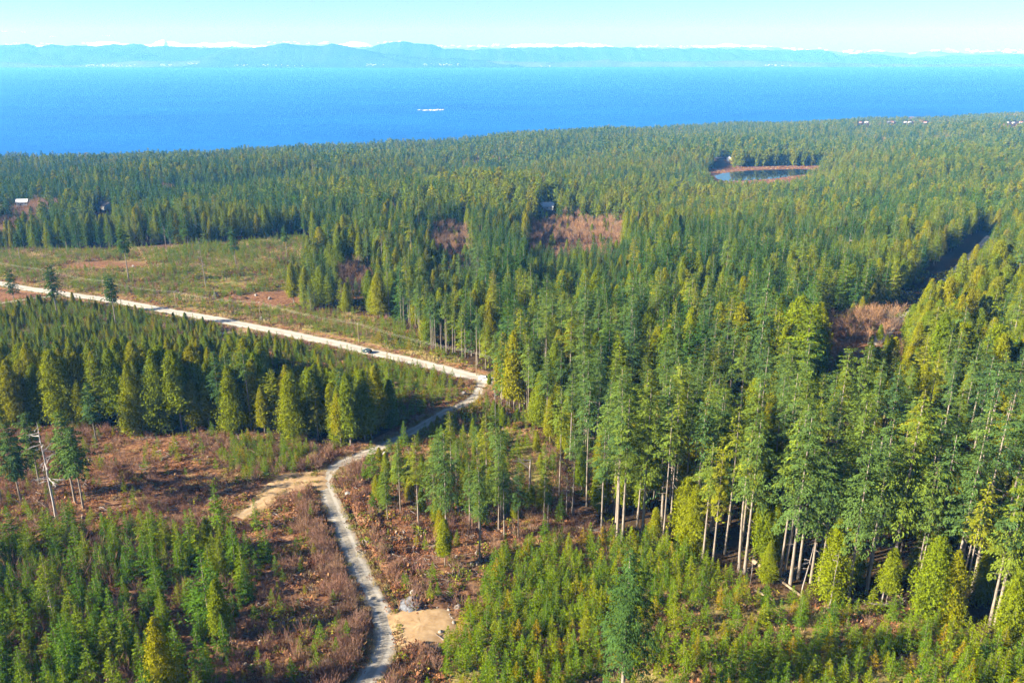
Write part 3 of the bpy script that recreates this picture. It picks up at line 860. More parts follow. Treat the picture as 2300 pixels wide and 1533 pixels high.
PROTO = {}     # kind -> list of dicts(h, crown, trunk meshes, merged mesh)
def reg(kind, h, cr, tr, mc, mt=None, width=0.3):
    mt = mt or M['bark']
    PROTO.setdefault(kind, []).append(dict(h=h, width=width, crown=to_mesh('crown', cr, [mc]), trunk=to_mesh('trunk', tr, [mt]) if tr is not None else None,
        merged=crown_trunk_merge('%s_whole' % kind, cr, tr, mc, mt) if tr is not None else to_mesh('%s_whole' % kind, cr, [mc])))

for s in range(7):      # tall firs with long bare boles
    h = 44.0; cb = [22, 26, 18, 29, 23, 14, 31][s]
    reg('tallfir', h, conifer(100 + s, h, cb, [5.8, 5.0, 6.8, 4.6, 5.6, 6.2, 5.0][s], 1.05, 6, 0.62, [0.60, 0.72, 0.55, 0.8, 0.6, 0.7, 0.5][s], 0.26, -12, 30, 0.30, 0.78, 0.5, 0.34, 0.16, 0.36, 84),
        trunk(s, h, 0.42, 7, stubs=16, cb=cb), M['firtall'], width=0.26)
for nm_, mt_, sd_ in (('fir', 'fir', 200), ('fir2', 'fir2', 230)):
    for s in range(6):      # plantation firs, full crowns
        h = 24.0; cb = [4, 6, 3, 7, 5, 2][s]
        reg(nm_, h, conifer(sd_ + s, h, cb, [4.4, 3.8, 4.9, 4.1, 4.7, 5.2][s], 0.80, 6, 0.56, [0.70, 0.90, 0.58, 0.75, 0.52, 0.66][s], 0.16, -8, 42, 0.25, 0.85, 0.34, 0.38, 0.05, 0.40, 44),
            trunk(20 + s, h, 0.24, 5), M[mt_], width=0.32)
for nm_, mt_ in (('firfar', 'fir'), ('firfar2', 'fir2')):
    for s in range(5):
        h = 24.0; cb = [4, 5, 3, 7, 2][s]
        reg(nm_, h, conifer(300 + s, h, cb, [5.2, 4.2, 5.8, 4.5, 5.2][s], 1.15, 5, 1.15, [0.62, 0.85, 0.50, 0.65, 0.75][s], 0.18, -8, 40, 0.2, 0.85, 0.35, 0.5, 0.05, 0.42, 14),
            trunk(30 + s, h, 0.24, 4), M[mt_], width=0.32)
for s in range(6):
    h = 22.0; cb = [2.5, 4, 1.5, 6, 3, 1][s]
    reg('cedar', h, broadcrown(400 + s, h, cb, [4.5, 3.6, 4.9, 3.5, 4.2, 5.4][s], 14000, 0.52),
        trunk(40 + s, h, 0.27, 5), M['cedar'], width=0.34)
for s in range(4):
    h = 22.0
    reg('cedarfar', h, broadcrown(500 + s, h, 2.5, [5.3, 4.4, 5.8, 4.8][s], 1700, 1.45),
        trunk(50 + s, h, 0.27, 4), M['cedar'], width=0.34)
for s in range(5):
    h = 5.0
    reg('sapling', h, conifer(600 + s, h, 0.2, [1.5, 1.25, 1.65, 1.35, 1.5][s], 0.34, 6, 0.30, 0.95, 0.02, 8, 50, 0.05, 0.72, 0.32, 0.36, 0.0, 0.34, 18),
        trunk(60 + s, h, 0.05, 4), M['sapling'], width=0.5)
for s in range(5):
    h = 10.0
    reg('youngfir', h, conifer(700 + s, h, 0.4, [2.6, 2.2, 2.9, 2.4, 2.7][s], 0.46, 6, 0.38, 0.92, 0.08, 2, 46, 0.12, 0.85, 0.32, 0.36, 0.03, 0.38, 40),
        trunk(70 + s, h, 0.11, 5), M['youngfir'], width=0.46)
h = 44.0
reg('darkfir', h, conifer(770, h, 16, 7.0, 1.15, 6, 0.60, 0.50, 0.28, -18, 28, 0.35, 1.0, 0.45, 0.38, 0.10, 0.36, 140), trunk(95, h, 0.50, 8, stubs=14, cb=12), M['firdark'], width=0.36)
for s in range(4):      # open-grown firs left standing alone
    cb_ = [20, 24, 17, 22][s]
    reg('lonefir', h, conifer(780 + s, h, cb_, [8.6, 6.2, 7.6, 6.8][s], 1.25, 7, 1.05, 0.55, 0.24, -12, 30, 0.3, 1.15, 0.42, 0.42, 0.06, 0.40, 70), trunk(98 + s, h, 0.52, 7, stubs=12, cb=cb_), M['firdark' if s < 2 else 'firtall'], width=0.34)
for s in range(4):
    h = 26.0; cb = [15, 17, 14, 18][s]
    reg('polefir', h, conifer(750 + s, h, cb, [2.7, 2.3, 3.0, 2.5][s], 0.75, 6, 0.5, 0.65, 0.2, -8, 35, 0.28, 0.8, 0.4, 0.36, 0.08, 0.40, 44),
        trunk(90 + s, h, 0.19, 6, stubs=6, cb=cb), M['firtall'], width=0.2)
for s in range(5):
    reg('shrub', 2.6, stems(800 + s, [46, 60, 34, 52, 40][s], 2.6, [0.5, 0.7, 0.4, 0.9, 0.6][s], 0.42, 0.05), None, M['shrub'], width=0.8)
for s in range(4):
    h = 11.0
    cr = joinm([stems(850 + s, 34, h * 0.62, 0.8, 0.40, 0.12, 5)]); cr = (cr[0] + np.array([0, 0, h * 0.34]), cr[1], cr[2])
    reg('alder', h, cr, trunk(80 + s, h * 0.7, 0.14, 4), M['alder'], M['deadwood'], width=0.5)
for s in range(4):
    reg('bracken', 0.8, clump(900 + s, 46, 1.1, 0.7, 0.42), None, M['bracken'])
for s in range(3):
    reg('drygrass', 0.7, stems(960 + s, 60, 0.75, 0.9, 0.55, 0.07, 0), None, M['drygrass'])
for s in range(4):
    r_ = np.random.default_rng(980 + s)
    reg('slash', 0.5, joinm([tube([(a, b, r_.uniform(.05, .4)), (a + c_, b + d_, r_.uniform(.05, .5))], [r_.uniform(.05, .10), .03], 4, False) for a, b, c_, d_ in r_.uniform(-1.7, 1.7, (9, 4))]), None, M['deadwood'])
for s in range(3):
    reg('salal', 0.9, clump(930 + s, 44, 1.0, 0.9, 0.40, 0.8), None, M['salal'])

# far-off forest: little groups of trees as one prototype
for s in range(6):
    r = np.random.default_rng(1000 + s); cr, tr = [], []
    mixed = []
    for i in range(5):
        hh = r.uniform(0.7, 1.15)
        if r.random() < 0.66: c_ = conifer(1100 + s * 9 + i, 22 * hh, 3, 5.2 * hh, 2.0, 5, 1.8, 0.60, 0.18, -8, 40, 0.15, 0.9, 0.35, 0.6, 0.0, 0.45, 8); k = (0 if r.random() < 0.55 else 2)
        else: c_ = broadcrown(1200 + s * 9 + i, 19 * hh, 2, 4.6 * hh, 190, 3.0); k = 1
        off = np.array([r.uniform(-7.5, 7.5), r.uniform(-7.5, 7.5), 0])
        mixed.append(((c_[0] + off, c_[1], c_[2]), k))
    mixed.sort(key=lambda q: q[1])
    v, q, t = joinm([m_[0] for m_ in mixed])
    fm = np.concatenate([np.full(len(m_[0][1]), m_[1]) for m_ in mixed])
    PROTO.setdefault('grove', []).append(dict(h=22, width=0.8, merged=mesh_np('grove_whole', v, q, [M['fir'], M['cedar'], M['fir2']], fm, attrs={'tint': ('FACE', 'FLOAT', t)})))

# ================================================================== placement
def jitter_grid(x0, x1, y0, y1, cell):
    xs = np.arange(x0, x1, cell); ys = np.arange(y0, y1, cell)
    X, Y = np.meshgrid(xs, ys)
    X = X.ravel() + rng.uniform(-.46, .46, X.size) * cell; Y = Y.ravel() + rng.uniform(-.46, .46, Y.size) * cell
    return X, Y

def vnoise(x, y, s, seed):
    r = np.random.default_rng(seed); a = r.uniform(0, 6.28, 8)
    x = x / s; y = y / s
    return (np.sin(x + a[0] + 1.7 * np.sin(y * .8 + a[1])) * np.sin(y + a[2] + 1.3 * np.sin(x * .7 + a[3])) + 0.5 * np.sin(2.3 * x + a[4] + np.sin(1.9 * y + a[5])) * np.sin(2.1 * y + a[6])) / 1.5

def near_cut(x, y, w):
    d2 = ((x[:, None] - CUT[None, :, 0]) ** 2 + (y[:, None] - CUT[None, :, 1]) ** 2).min(1)
    return d2 < w * w

TREES = []      # rows: kind, proto, x, y, z, scale, rot
def put(kind, x, y, h, clear=None):
    """x, y, h arrays"""
    if len(x) == 0: return
    z = ground(x, y)
    n = len(PROTO[kind]); pi = rng.integers(0, n, len(x))
    base = PROTO[kind][0]['h']
    TREES.append((kind, pi, x, y, z, h / base, rng.uniform(0, 6.283, len(x))))

def in_view(px, py, zc, mx=260, below=330):
    return (zc > 20) & (px > -mx - 420 * (zc < 420)) & (px < 2300 + mx) & (py < 1533 + below)

HP = [(230, 21), (300, 21), (420, 22), (520, 22), (640, 22), (760, 22), (850, 24), (950, 28), (1050, 32), (1150, 36), (1300, 40), (1500, 42)]
NOHIGH = []   # filled with special tree positions

# near and mid forest
X, Y = jitter_grid(-400, 480, 95, 700, 6.2)
zi, px, py, zc = zone_of(X, Y)
rdist, _ = road_dist(X, Y)
ok = in_view(px, py, zc) & (rdist > 4.0) & ~near_cut(X, Y, 13)
fz = ok & (zi == ZI['forest'])
hh = np.interp(py, [p[0] for p in HP], [p[1] for p in HP])
front = fz & (py > 930) & (px > 1150)
nz = vnoise(X, Y, 20, 3); nz2 = vnoise(X, Y, 60, 5); nz3 = vnoise(X, Y, 34, 8)
u = rng.random(len(X))
def capped(px, py, zc, h):
    ppm = F / np.maximum(zc, 1) * 0.86
    for x0, x1, y0, y1, top in ((1815, 2052, 840, 1060, 736), (1180, 1412, 560, 720, 520), (962, 1070, 590, 740, 538)):
        m_ = (px > x0) & (px < x1) & (py > y0) & (py < y1)
        h = np.where(m_, np.minimum(h, np.maximum((py - top) / ppm, 2.5)), h)
    return h
# tall front forest, thinned
hh = capped(px, py, zc, hh)
sel = front & (u < 0.46)
kind_tall = sel & (rng.random(len(X)) < 0.78)
put('tallfir', X[kind_tall], Y[kind_tall], hh[kind_tall] * rng.uniform(0.66, 1.10, kind_tall.sum()))
k2 = sel & ~kind_tall
put('cedar', X[k2], Y[k2], hh[k2] * rng.uniform(0.32, 0.50, k2.sum()))
under = front & (u > 0.46) & (u < 0.84)
put('cedar', X[under], Y[under], rng.triangular(5, 10, 22, under.sum()))
# plantation and mixed forest behind
rest = fz & ~front
plant = rest & (px > 1040) & (px < 1930) & (py > 560) & (py < 860)
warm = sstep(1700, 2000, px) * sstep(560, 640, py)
cedp = np.clip(0.30 + 0.45 * nz2 + np.where(plant, -0.26, 0.0) + 0.12 * warm + np.where((px < 1060) & (px > 630) & (py > 520), 0.12, 0), 0.02, 0.85)
isc = rng.random(len(X)) < cedp
gapn = nz3 > 0.66
keep = rest & (u < np.where(plant, 0.98, 0.88)) & ~(gapn & (rng.random(len(X)) < 0.6))
hh = np.where(capped(px, py, zc, np.full(len(X), 99.0)) < 99, hh / 1.6, hh)
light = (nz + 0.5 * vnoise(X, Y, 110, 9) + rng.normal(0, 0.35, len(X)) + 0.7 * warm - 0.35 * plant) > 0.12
hv = hh * (1 + 0.20 * nz3 + 0.12 * nz2) * rng.triangular(0.5, 0.98, 1.3, len(X))
k = keep & isc; put('cedar', X[k], Y[k], hv[k] * 0.92)
mid_tall = keep & ~isc & (py > 780) & (rng.random(len(X)) < 0.45)
put('tallfir', X[mid_tall], Y[mid_tall], hv[mid_tall] * 1.15)
edge = keep & ~isc & ~mid_tall & (px > 640) & (px < 1090) & (py > 600) & (rng.random(len(X)) < 0.35)
put('tallfir', X[edge], Y[edge], hv[edge] * 1.12)
over = keep & ~isc & ~mid_tall & ~edge & (rng.random(len(X)) < 0.03)
put('tallfir', X[over], Y[over], hv[over] * 1.35)
k = keep & ~isc & ~mid_tall & ~edge & ~over
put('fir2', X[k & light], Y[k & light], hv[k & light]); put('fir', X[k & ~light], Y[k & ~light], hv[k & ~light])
k = rest & gapn & ~keep & (rng.random(len(X)) < 0.35); put('alder', X[k], Y[k], rng.uniform(6, 11, k.sum()))
# the open clump right of the winding road
ppm = F / np.maximum(zc, 1) * 0.84
hmax = np.where(px < 1010, (py - 990) / ppm, (py - 935) / ppm)
k = ok & (zi == ZI['clump_r']) & (rdist > 9) & (px > 870) & (u < 0.40) & (hmax > 11); put('tallfir', X[k], Y[k], np.minimum(rng.uniform(15, 28, k.sum()), hmax[k]))
k = ok & (zi == ZI['clump_r']) & (rdist > 6) & (u > 0.40) & (u < 0.82) & (hmax > 3); put('cedar', X[k], Y[k], np.minimum(rng.uniform(4, 12, k.sum()), hmax[k]))
# left stand: young at the back, taller at its front edge
X, Y = jitter_grid(-420, 60, 180, 380, 4.7)
zi, px, py, zc = zone_of(X, Y)
rdist, _ = road_dist(X, Y)
st = in_view(px, py, zc) & (rdist > 4.0) & (zi == ZI['stand'])
nz = vnoise(X, Y, 20, 3); u = rng.random(len(X))
hs = np.where(px < 600, np.interp(py, [800, 830, 880, 930, 1000], [8, 12, 18, 22, 25]), np.interp(py, [838, 880, 930, 985], [5.0, 9, 16, 25])) * rng.triangular(0.55, 0.95, 1.2, len(X)) * (1 + 0.15 * nz)
isc = rng.random(len(X)) < np.where(px > 700, 0.5, 0.78) + 0.15 * nz
k = st & isc & (u < 0.95); put('cedar', X[k], Y[k], hs[k] * 1.04)
k = st & ~isc & (hs > 13) & (rng.random(len(X)) < 0.4); put('tallfir', X[k], Y[k], hs[k] * 1.15)
k = st & ~isc & ~k; put('fir2', X[k], Y[k], hs[k])
# rows of slim bare boles along the stand edges
for pts_, n_, h0_, h1_, sp_ in (([(905, 732), (930, 748), (960, 778), (990, 792), (1040, 806)], 26, 20, 27, 10), ([(1105, 905), (1150, 925), (1185, 945), (1225, 985)], 12, 24, 31, 14), ([(290, 962), (330, 964), (380, 966), (425, 962)], 26, 17, 23, 8), ([(1290, 1122), (1400, 1204), (1560, 1248), (1760, 1322), (1900, 1342), (2130, 1386), (2260, 1440)], 30, 27, 39, 9), ([(1000, 705), (1110, 560)], 6, 22, 26, 16), ([(1160, 520), (1120, 540)], 6, 22, 26, 8)):
    w_ = np.array([at(*q) for q in pts_]); s_ = np.linspace(0, len(pts_) - 1, n_)
    xx = np.interp(s_, range(len(pts_)), w_[:, 0]) + rng.normal(0, 1.6, n_); yy = np.interp(s_, range(len(pts_)), w_[:, 1]) + np.abs(rng.normal(0, sp_ * 0.45, n_))
    put('polefir', xx, yy, rng.uniform(h0_, h1_, n_))
# far and farther forest
X, Y = jitter_grid(-1100, 1300, 700, 1400, 7.6)
zi, px, py, zc = zone_of(X, Y)
fz = in_view(px, py, zc, 80) & (zi == ZI['forest']) & ~near_cut(X, Y, 13)
hh = np.interp(py, [p[0] for p in HP], [p[1] for p in HP])
nz2 = vnoise(X, Y, 90, 15); nz = vnoise(X, Y, 36, 16)
left = 1 - sstep(400, 1100, px)
hh = np.where(capped(px, py, zc, np.full(len(X), 99.0)) < 99, capped(px, py, zc, hh) / 1.3, hh)
isc = rng.random(len(X)) < np.clip(0.34 + 0.45 * nz2 - 0.22 * left, 0.04, 0.85)
hv = hh * 0.90 * (1 + 0.18 * nz + 0.22 * vnoise(X, Y, 130, 21)) * rng.triangular(0.5, 1.0, 1.3, len(X))
gn = vnoise(X, Y, 55, 18)
gap_ = (gn > 0.50) & (rng.random(len(X)) < 0.8)
light = (nz + 0.6 * vnoise(X, Y, 150, 19) + rng.normal(0, 0.35, len(X)) - 0.4 * left) > 0.05
k = fz & isc & ~gap_; put('cedarfar', X[k], Y[k], hv[k])
k = fz & ~isc & ~gap_ & ~light; put('firfar', X[k], Y[k], hv[k] * 1.05)
k = fz & ~isc & ~gap_ & light; put('firfar2', X[k], Y[k], hv[k] * 1.05)
k = fz & gap_ & (rng.random(len(X)) < 0.3); put('alder', X[k], Y[k], rng.uniform(8, 13, k.sum()))
yb = (zi == ZI['yellow_a']) & (rng.random(len(X)) < 0.9); put('cedarfar', X[yb], Y[yb], rng.uniform(16, 27, yb.sum()))
# a dense row behind the pond
for q_ in range(3):
    pr_ = np.array([at(a, 371.5 - q_ * 1.5) for a in np.linspace(1562, 1850, 62)]) + rng.normal(0, 2.0, (62, 2))
    put('cedarfar' if q_ else 'firfar', pr_[:, 0], pr_[:, 1], rng.uniform(17, 27, 62))
X, Y = jitter_grid(-2200, 3500, 1400, 4300, 17.0)
zi, px, py, zc = zone_of(X, Y)
fz = in_view(px, py, zc, 60) & np.isin(zi, [ZI['forest'], ZI['yellow_a']]) & (shore_y(X) - Y > 10)
gap_ = (vnoise(X, Y, 120, 28) > 0.52) & (rng.random(len(X)) < 0.8)
k = fz & ~gap_
put('grove', X[k], Y[k], 22 * rng.uniform(0.6, 1.15, k.sum()) * (1 + 0.16 * vnoise(X, Y, 100, 29)[k]) * (1 - 0.35 * sstep(2300, 2900, Y[k])))
k = fz & gap_; put('alder', X[k], Y[k], rng.uniform(10, 15, k.sum()))
# leafless alder patches
X, Y = jitter_grid(-800, 1000, 260, 1450, 4.4)
zi, px, py, zc = zone_of(X, Y)
k = np.isin(zi, [ZI['alder_' + c_] for c_ in 'abcdefgh']) & (rng.random(len(X)) < 0.62 + 0.35 * vnoise(X, Y, 7, 44)) & (zc > 0)
mixg = k & (rng.random(len(X)) < 0.10); put('cedar', X[mixg], Y[mixg], rng.uniform(5, 11, mixg.sum())); k &= ~mixg
lowa = ((zi == ZI['alder_b']) & (py > 775)) | ((zi == ZI['alder_a']) & (py > 548)) | ((zi == ZI['alder_c']) & (py > 575))
put('alder', X[k & ~lowa], Y[k & ~lowa], rng.uniform(7, 11, (k & ~lowa).sum()))
put('alder', X[k & lowa], Y[k & lowa], rng.uniform(3.5, 6.0, (k & lowa).sum()))
# bog shrubs round the pond
X, Y = jitter_grid(pc[0] - 250, pc[0] + 250, pc[1] - 200, pc[1] + 200, 4.0)
zi, px, py, zc = zone_of(X, Y)
k = (zi == ZI['bank']) & ~in_poly(X, Y, pp) & (rng.random(len(X)) < 0.6)
put('bracken', X[k], Y[k], rng.uniform(0.8, 1.6, k.sum()))
k = (zi == ZI['bank']) & ~in_poly(X, Y, pp) & (rng.random(len(X)) < 0.12)
put('drygrass', X[k], Y[k], rng.uniform(1.0, 1.8, k.sum()))
k = (zi == ZI['pondfront']) & ~in_poly(X, Y, pp) & (rng.random(len(X)) < 0.35)
put('cedarfar', X[k], Y[k], np.minimum(rng.uniform(3, 10, k.sum()), np.maximum((py[k] - 404) / 1.35, 2.0)))

# saplings
def sap_field(x0, x1, y0, y1, cell, zones, kind, h0, h1, prob, nseed, patch=0.0, rmin=1.5):
    X, Y = jitter_grid(x0, x1, y0, y1, cell)
    zi, px, py, zc = zone_of(X, Y)
    rd_, _ = road_dist(X, Y)
    nz = vnoise(X, Y, 14, nseed)
    k = in_view(px, py, zc) & np.isin(zi, [ZI[z_] for z_ in zones]) & (rd_ > rmin) & (rng.random(len(X)) < prob + patch * nz)
    put(kind, X[k], Y[k], rng.uniform(h0, h1, k.sum()) * (1 + 0.2 * nz[k]))
sap_field(-72, 254, 40, 259, 2.15, ['sap_r'], 'sapling', 3.2, 6.6, 0.74, 31, 0.55)
sap_field(-72, 254, 40, 259, 6.5, ['sap_r'], 'youngfir', 5.0, 7.5, 0.30, 32, 0.4)
sap_field(-374, 52, 250, 566, 2.7, ['sap_road'], 'sapling', 2.8, 6.0, 0.86, 33, 0.2, 4.0)
sap_field(-374, 52, 250, 495, 4.5, ['sap_road'], 'cedar', 3.5, 7.5, 0.50, 36, 0.3, 12.0)
sap_field(-475, 75, 300, 660, 3.1, ['clear_up'], 'sapling', 2.4, 5.8, 0.62, 34, 0.60, 5.5)
sap_field(-72, 97, 180, 377, 2.8, ['slope_r', 'brush_jct'], 'sapling', 2.4, 5.6, 0.66, 35, 0.35, 2.5)
sap_field(-72, 97, 180, 377, 7.0, ['slope_r'], 'cedar', 4.0, 9.0, 0.50, 38, 0.2, 3.0)
sap_field(-128, 8, 150, 306, 2.4, ['sap_patch'], 'sapling', 3.0, 5.6, 0.7, 37, 0.1, 2.5)
sap_field(-296, 30, 40, 236, 3.6, ['sap_l'], 'youngfir', 5.0, 12.5, 0.74, 41, 0.30, 4.0)
sap_field(-296, 30, 40, 236, 2.4, ['sap_l'], 'sapling', 2.0, 4.5, 0.25, 42, 0.2, 4.0)
sap_field(-38, 108, 130, 283, 4.6, ['clump_r'], 'youngfir', 4.0, 9.0, 0.34, 43, 0.2, 4.5)
sap_field(-296, 86, 40, 389, 4.4, ['none', 'clump_r'], 'sapling', 1.8, 5.0, 0.36, 44, 0.6, 3.0)
# undergrowth
def cover(x0, x1, y0, y1, cell, zones, kind, h0, h1, prob, nseed, patch, ns=9.0, rmin=1.0):
    X, Y = jitter_grid(x0, x1, y0, y1, cell)
    zi, px, py, zc = zone_of(X, Y)
    rd_, _ = road_dist(X, Y)
    nz = vnoise(X, Y, ns, nseed)
    k = in_view(px, py, zc, 120, 250) & np.isin(zi, [ZI[z_] for z_ in zones]) & (rd_ > rmin) & (rng.random(len(X)) < prob + patch * nz)
    if kind == 'shrub':
        for q in ([(560, 1175), (590, 1148), (738, 1094), (748, 1135), (600, 1195)], [(876, 1440), (1032, 1405), (1045, 1475), (886, 1510)]): k &= ~in_poly(px, py, q)
    put(kind, X[k], Y[k], rng.uniform(h0, h1, k.sum()))
lowz = ['none', 'clump_r', 'sap_patch']
cover(-296, 153, 60, 389, 1.9, lowz, 'bracken', 0.5, 1.1, 0.55, 51, 0.45)
cover(-296, 153, 60, 389, 2.8, lowz, 'salal', 0.5, 1.6, 0.36, 52, 0.85, 11)
cover(-296, 153, 60, 389, 2.3, lowz, 'shrub', 1.4, 3.8, 0.42, 53, 0.60, 12)
cover(-72, 254, 60, 283, 2.2, ['sap_r', 'slope_r', 'brush_jct'], 'bracken', 0.5, 1.1, 0.55, 54, 0.3)
cover(-72, 254, 60, 283, 4.0, ['sap_r', 'slope_r', 'brush_jct'], 'shrub', 1.5, 3.4, 0.26, 55, 0.5)
cover(-72, 254, 60, 377, 3.6, ['sap_r', 'slope_r', 'brush_jct'], 'salal', 0.5, 1.4, 0.30, 59, 0.3)
cover(-296, 30, 60, 236, 2.6, ['sap_l'], 'bracken', 0.5, 1.2, 0.5, 56, 0.3)
cover(-296, 30, 60, 236, 3.6, ['sap_l'], 'shrub', 3.0, 6.5, 0.42, 57, 0.5)
cover(-475, 75, 300, 660, 3.2, ['clear_up', 'sap_road'], 'salal', 0.8, 1.9, 0.34, 58, 0.45, 18)
cover(-475, 75, 300, 660, 3.4, ['clear_up', 'sap_road'], 'bracken', 0.9, 1.8, 0.16, 60, 0.6, 19)
cover(-475, 75, 300, 660, 4.4, ['clear_up', 'sap_road'], 'shrub', 1.6, 4.0, 0.20, 61, 0.5, 20)
cover(-139, 478, 90, 495, 4.4, ['forest', 'stand'], 'salal', 0.8, 2.4, 0.45, 62, 0.3)

cover(-300, 160, 60, 390, 2.6, lowz + ['sap_r', 'slope_r', 'brush_jct'], 'drygrass', 0.5, 1.1, 0.22, 71, 0.6, 13)
cover(-300, 160, 60, 390, 5.0, lowz, 'slash', 0.35, 0.8, 0.55, 72, 0.4, 16)
cover(-480, 80, 300, 680, 3.4, ['clear_up'], 'drygrass', 0.9, 2.0, 0.40, 73, 0.7, 22)
for key_, n_ in (('main', 1500), ('lower', 700), ('spur', 120), ('side', 160)):
    p_, z_, w_ = ROADS[key_]; t_, r_ = frame_of(p_)
    j_ = rng.integers(0, len(p_), n_); o_ = (w_ / 2 + rng.normal(0.25, 0.55, n_)) * rng.choice([-1, 1], n_)
    xx, yy = p_[j_] [:, 0] + r_[j_, 0] * o_, p_[j_][:, 1] + r_[j_, 1] * o_
    ok_ = road_dist(xx, yy)[0] > -0.9; u_ = rng.random(n_)
    for kd, a_, b_ in (('drygrass', 0, .6), ('bracken', .6, .8), ('salal', .8, 1)):
        k = ok_ & (u_ >= a_) & (u_ < b_); put(kd, xx[k], yy[k], rng.uniform(.35, .8, k.sum()))
p_, z_, w_ = ROADS['lower']; t_, r_ = frame_of(p_)
for sg, n_ in ((-1, 420), (1, 300)):
    j_ = rng.integers(56, len(p_), n_); o_ = w_ / 2 + (rng.uniform(1.6, 6.5, n_) if sg < 0 else rng.uniform(2.6, 7, n_))
    xx, yy = p_[j_, 0] - r_[j_, 0] * sg * o_, p_[j_, 1] - r_[j_, 1] * sg * o_
    zz_, _, _, _ = zone_of(xx, yy)
    for kd, pr_, a_, b_ in (('bracken', .6, .7, 1.5), ('shrub', .85, 1.6, 3.4), ('salal', 1.0, .6, 1.4)):
        u_ = rng.random(n_); k = (u_ < pr_) & (road_dist(xx, yy)[0] > 1.4) & (zz_ != ZI['pad_low']) & (zz_ != ZI['pad_bend']) & (zz_ != ZI['pad_top'])
        if kd == 'shrub' and sg > 0: k &= u_ < .3
        if kd == 'salal': k &= u_ < .25
        put(kd, xx[k], yy[k], rng.uniform(a_, b_, k.sum()))
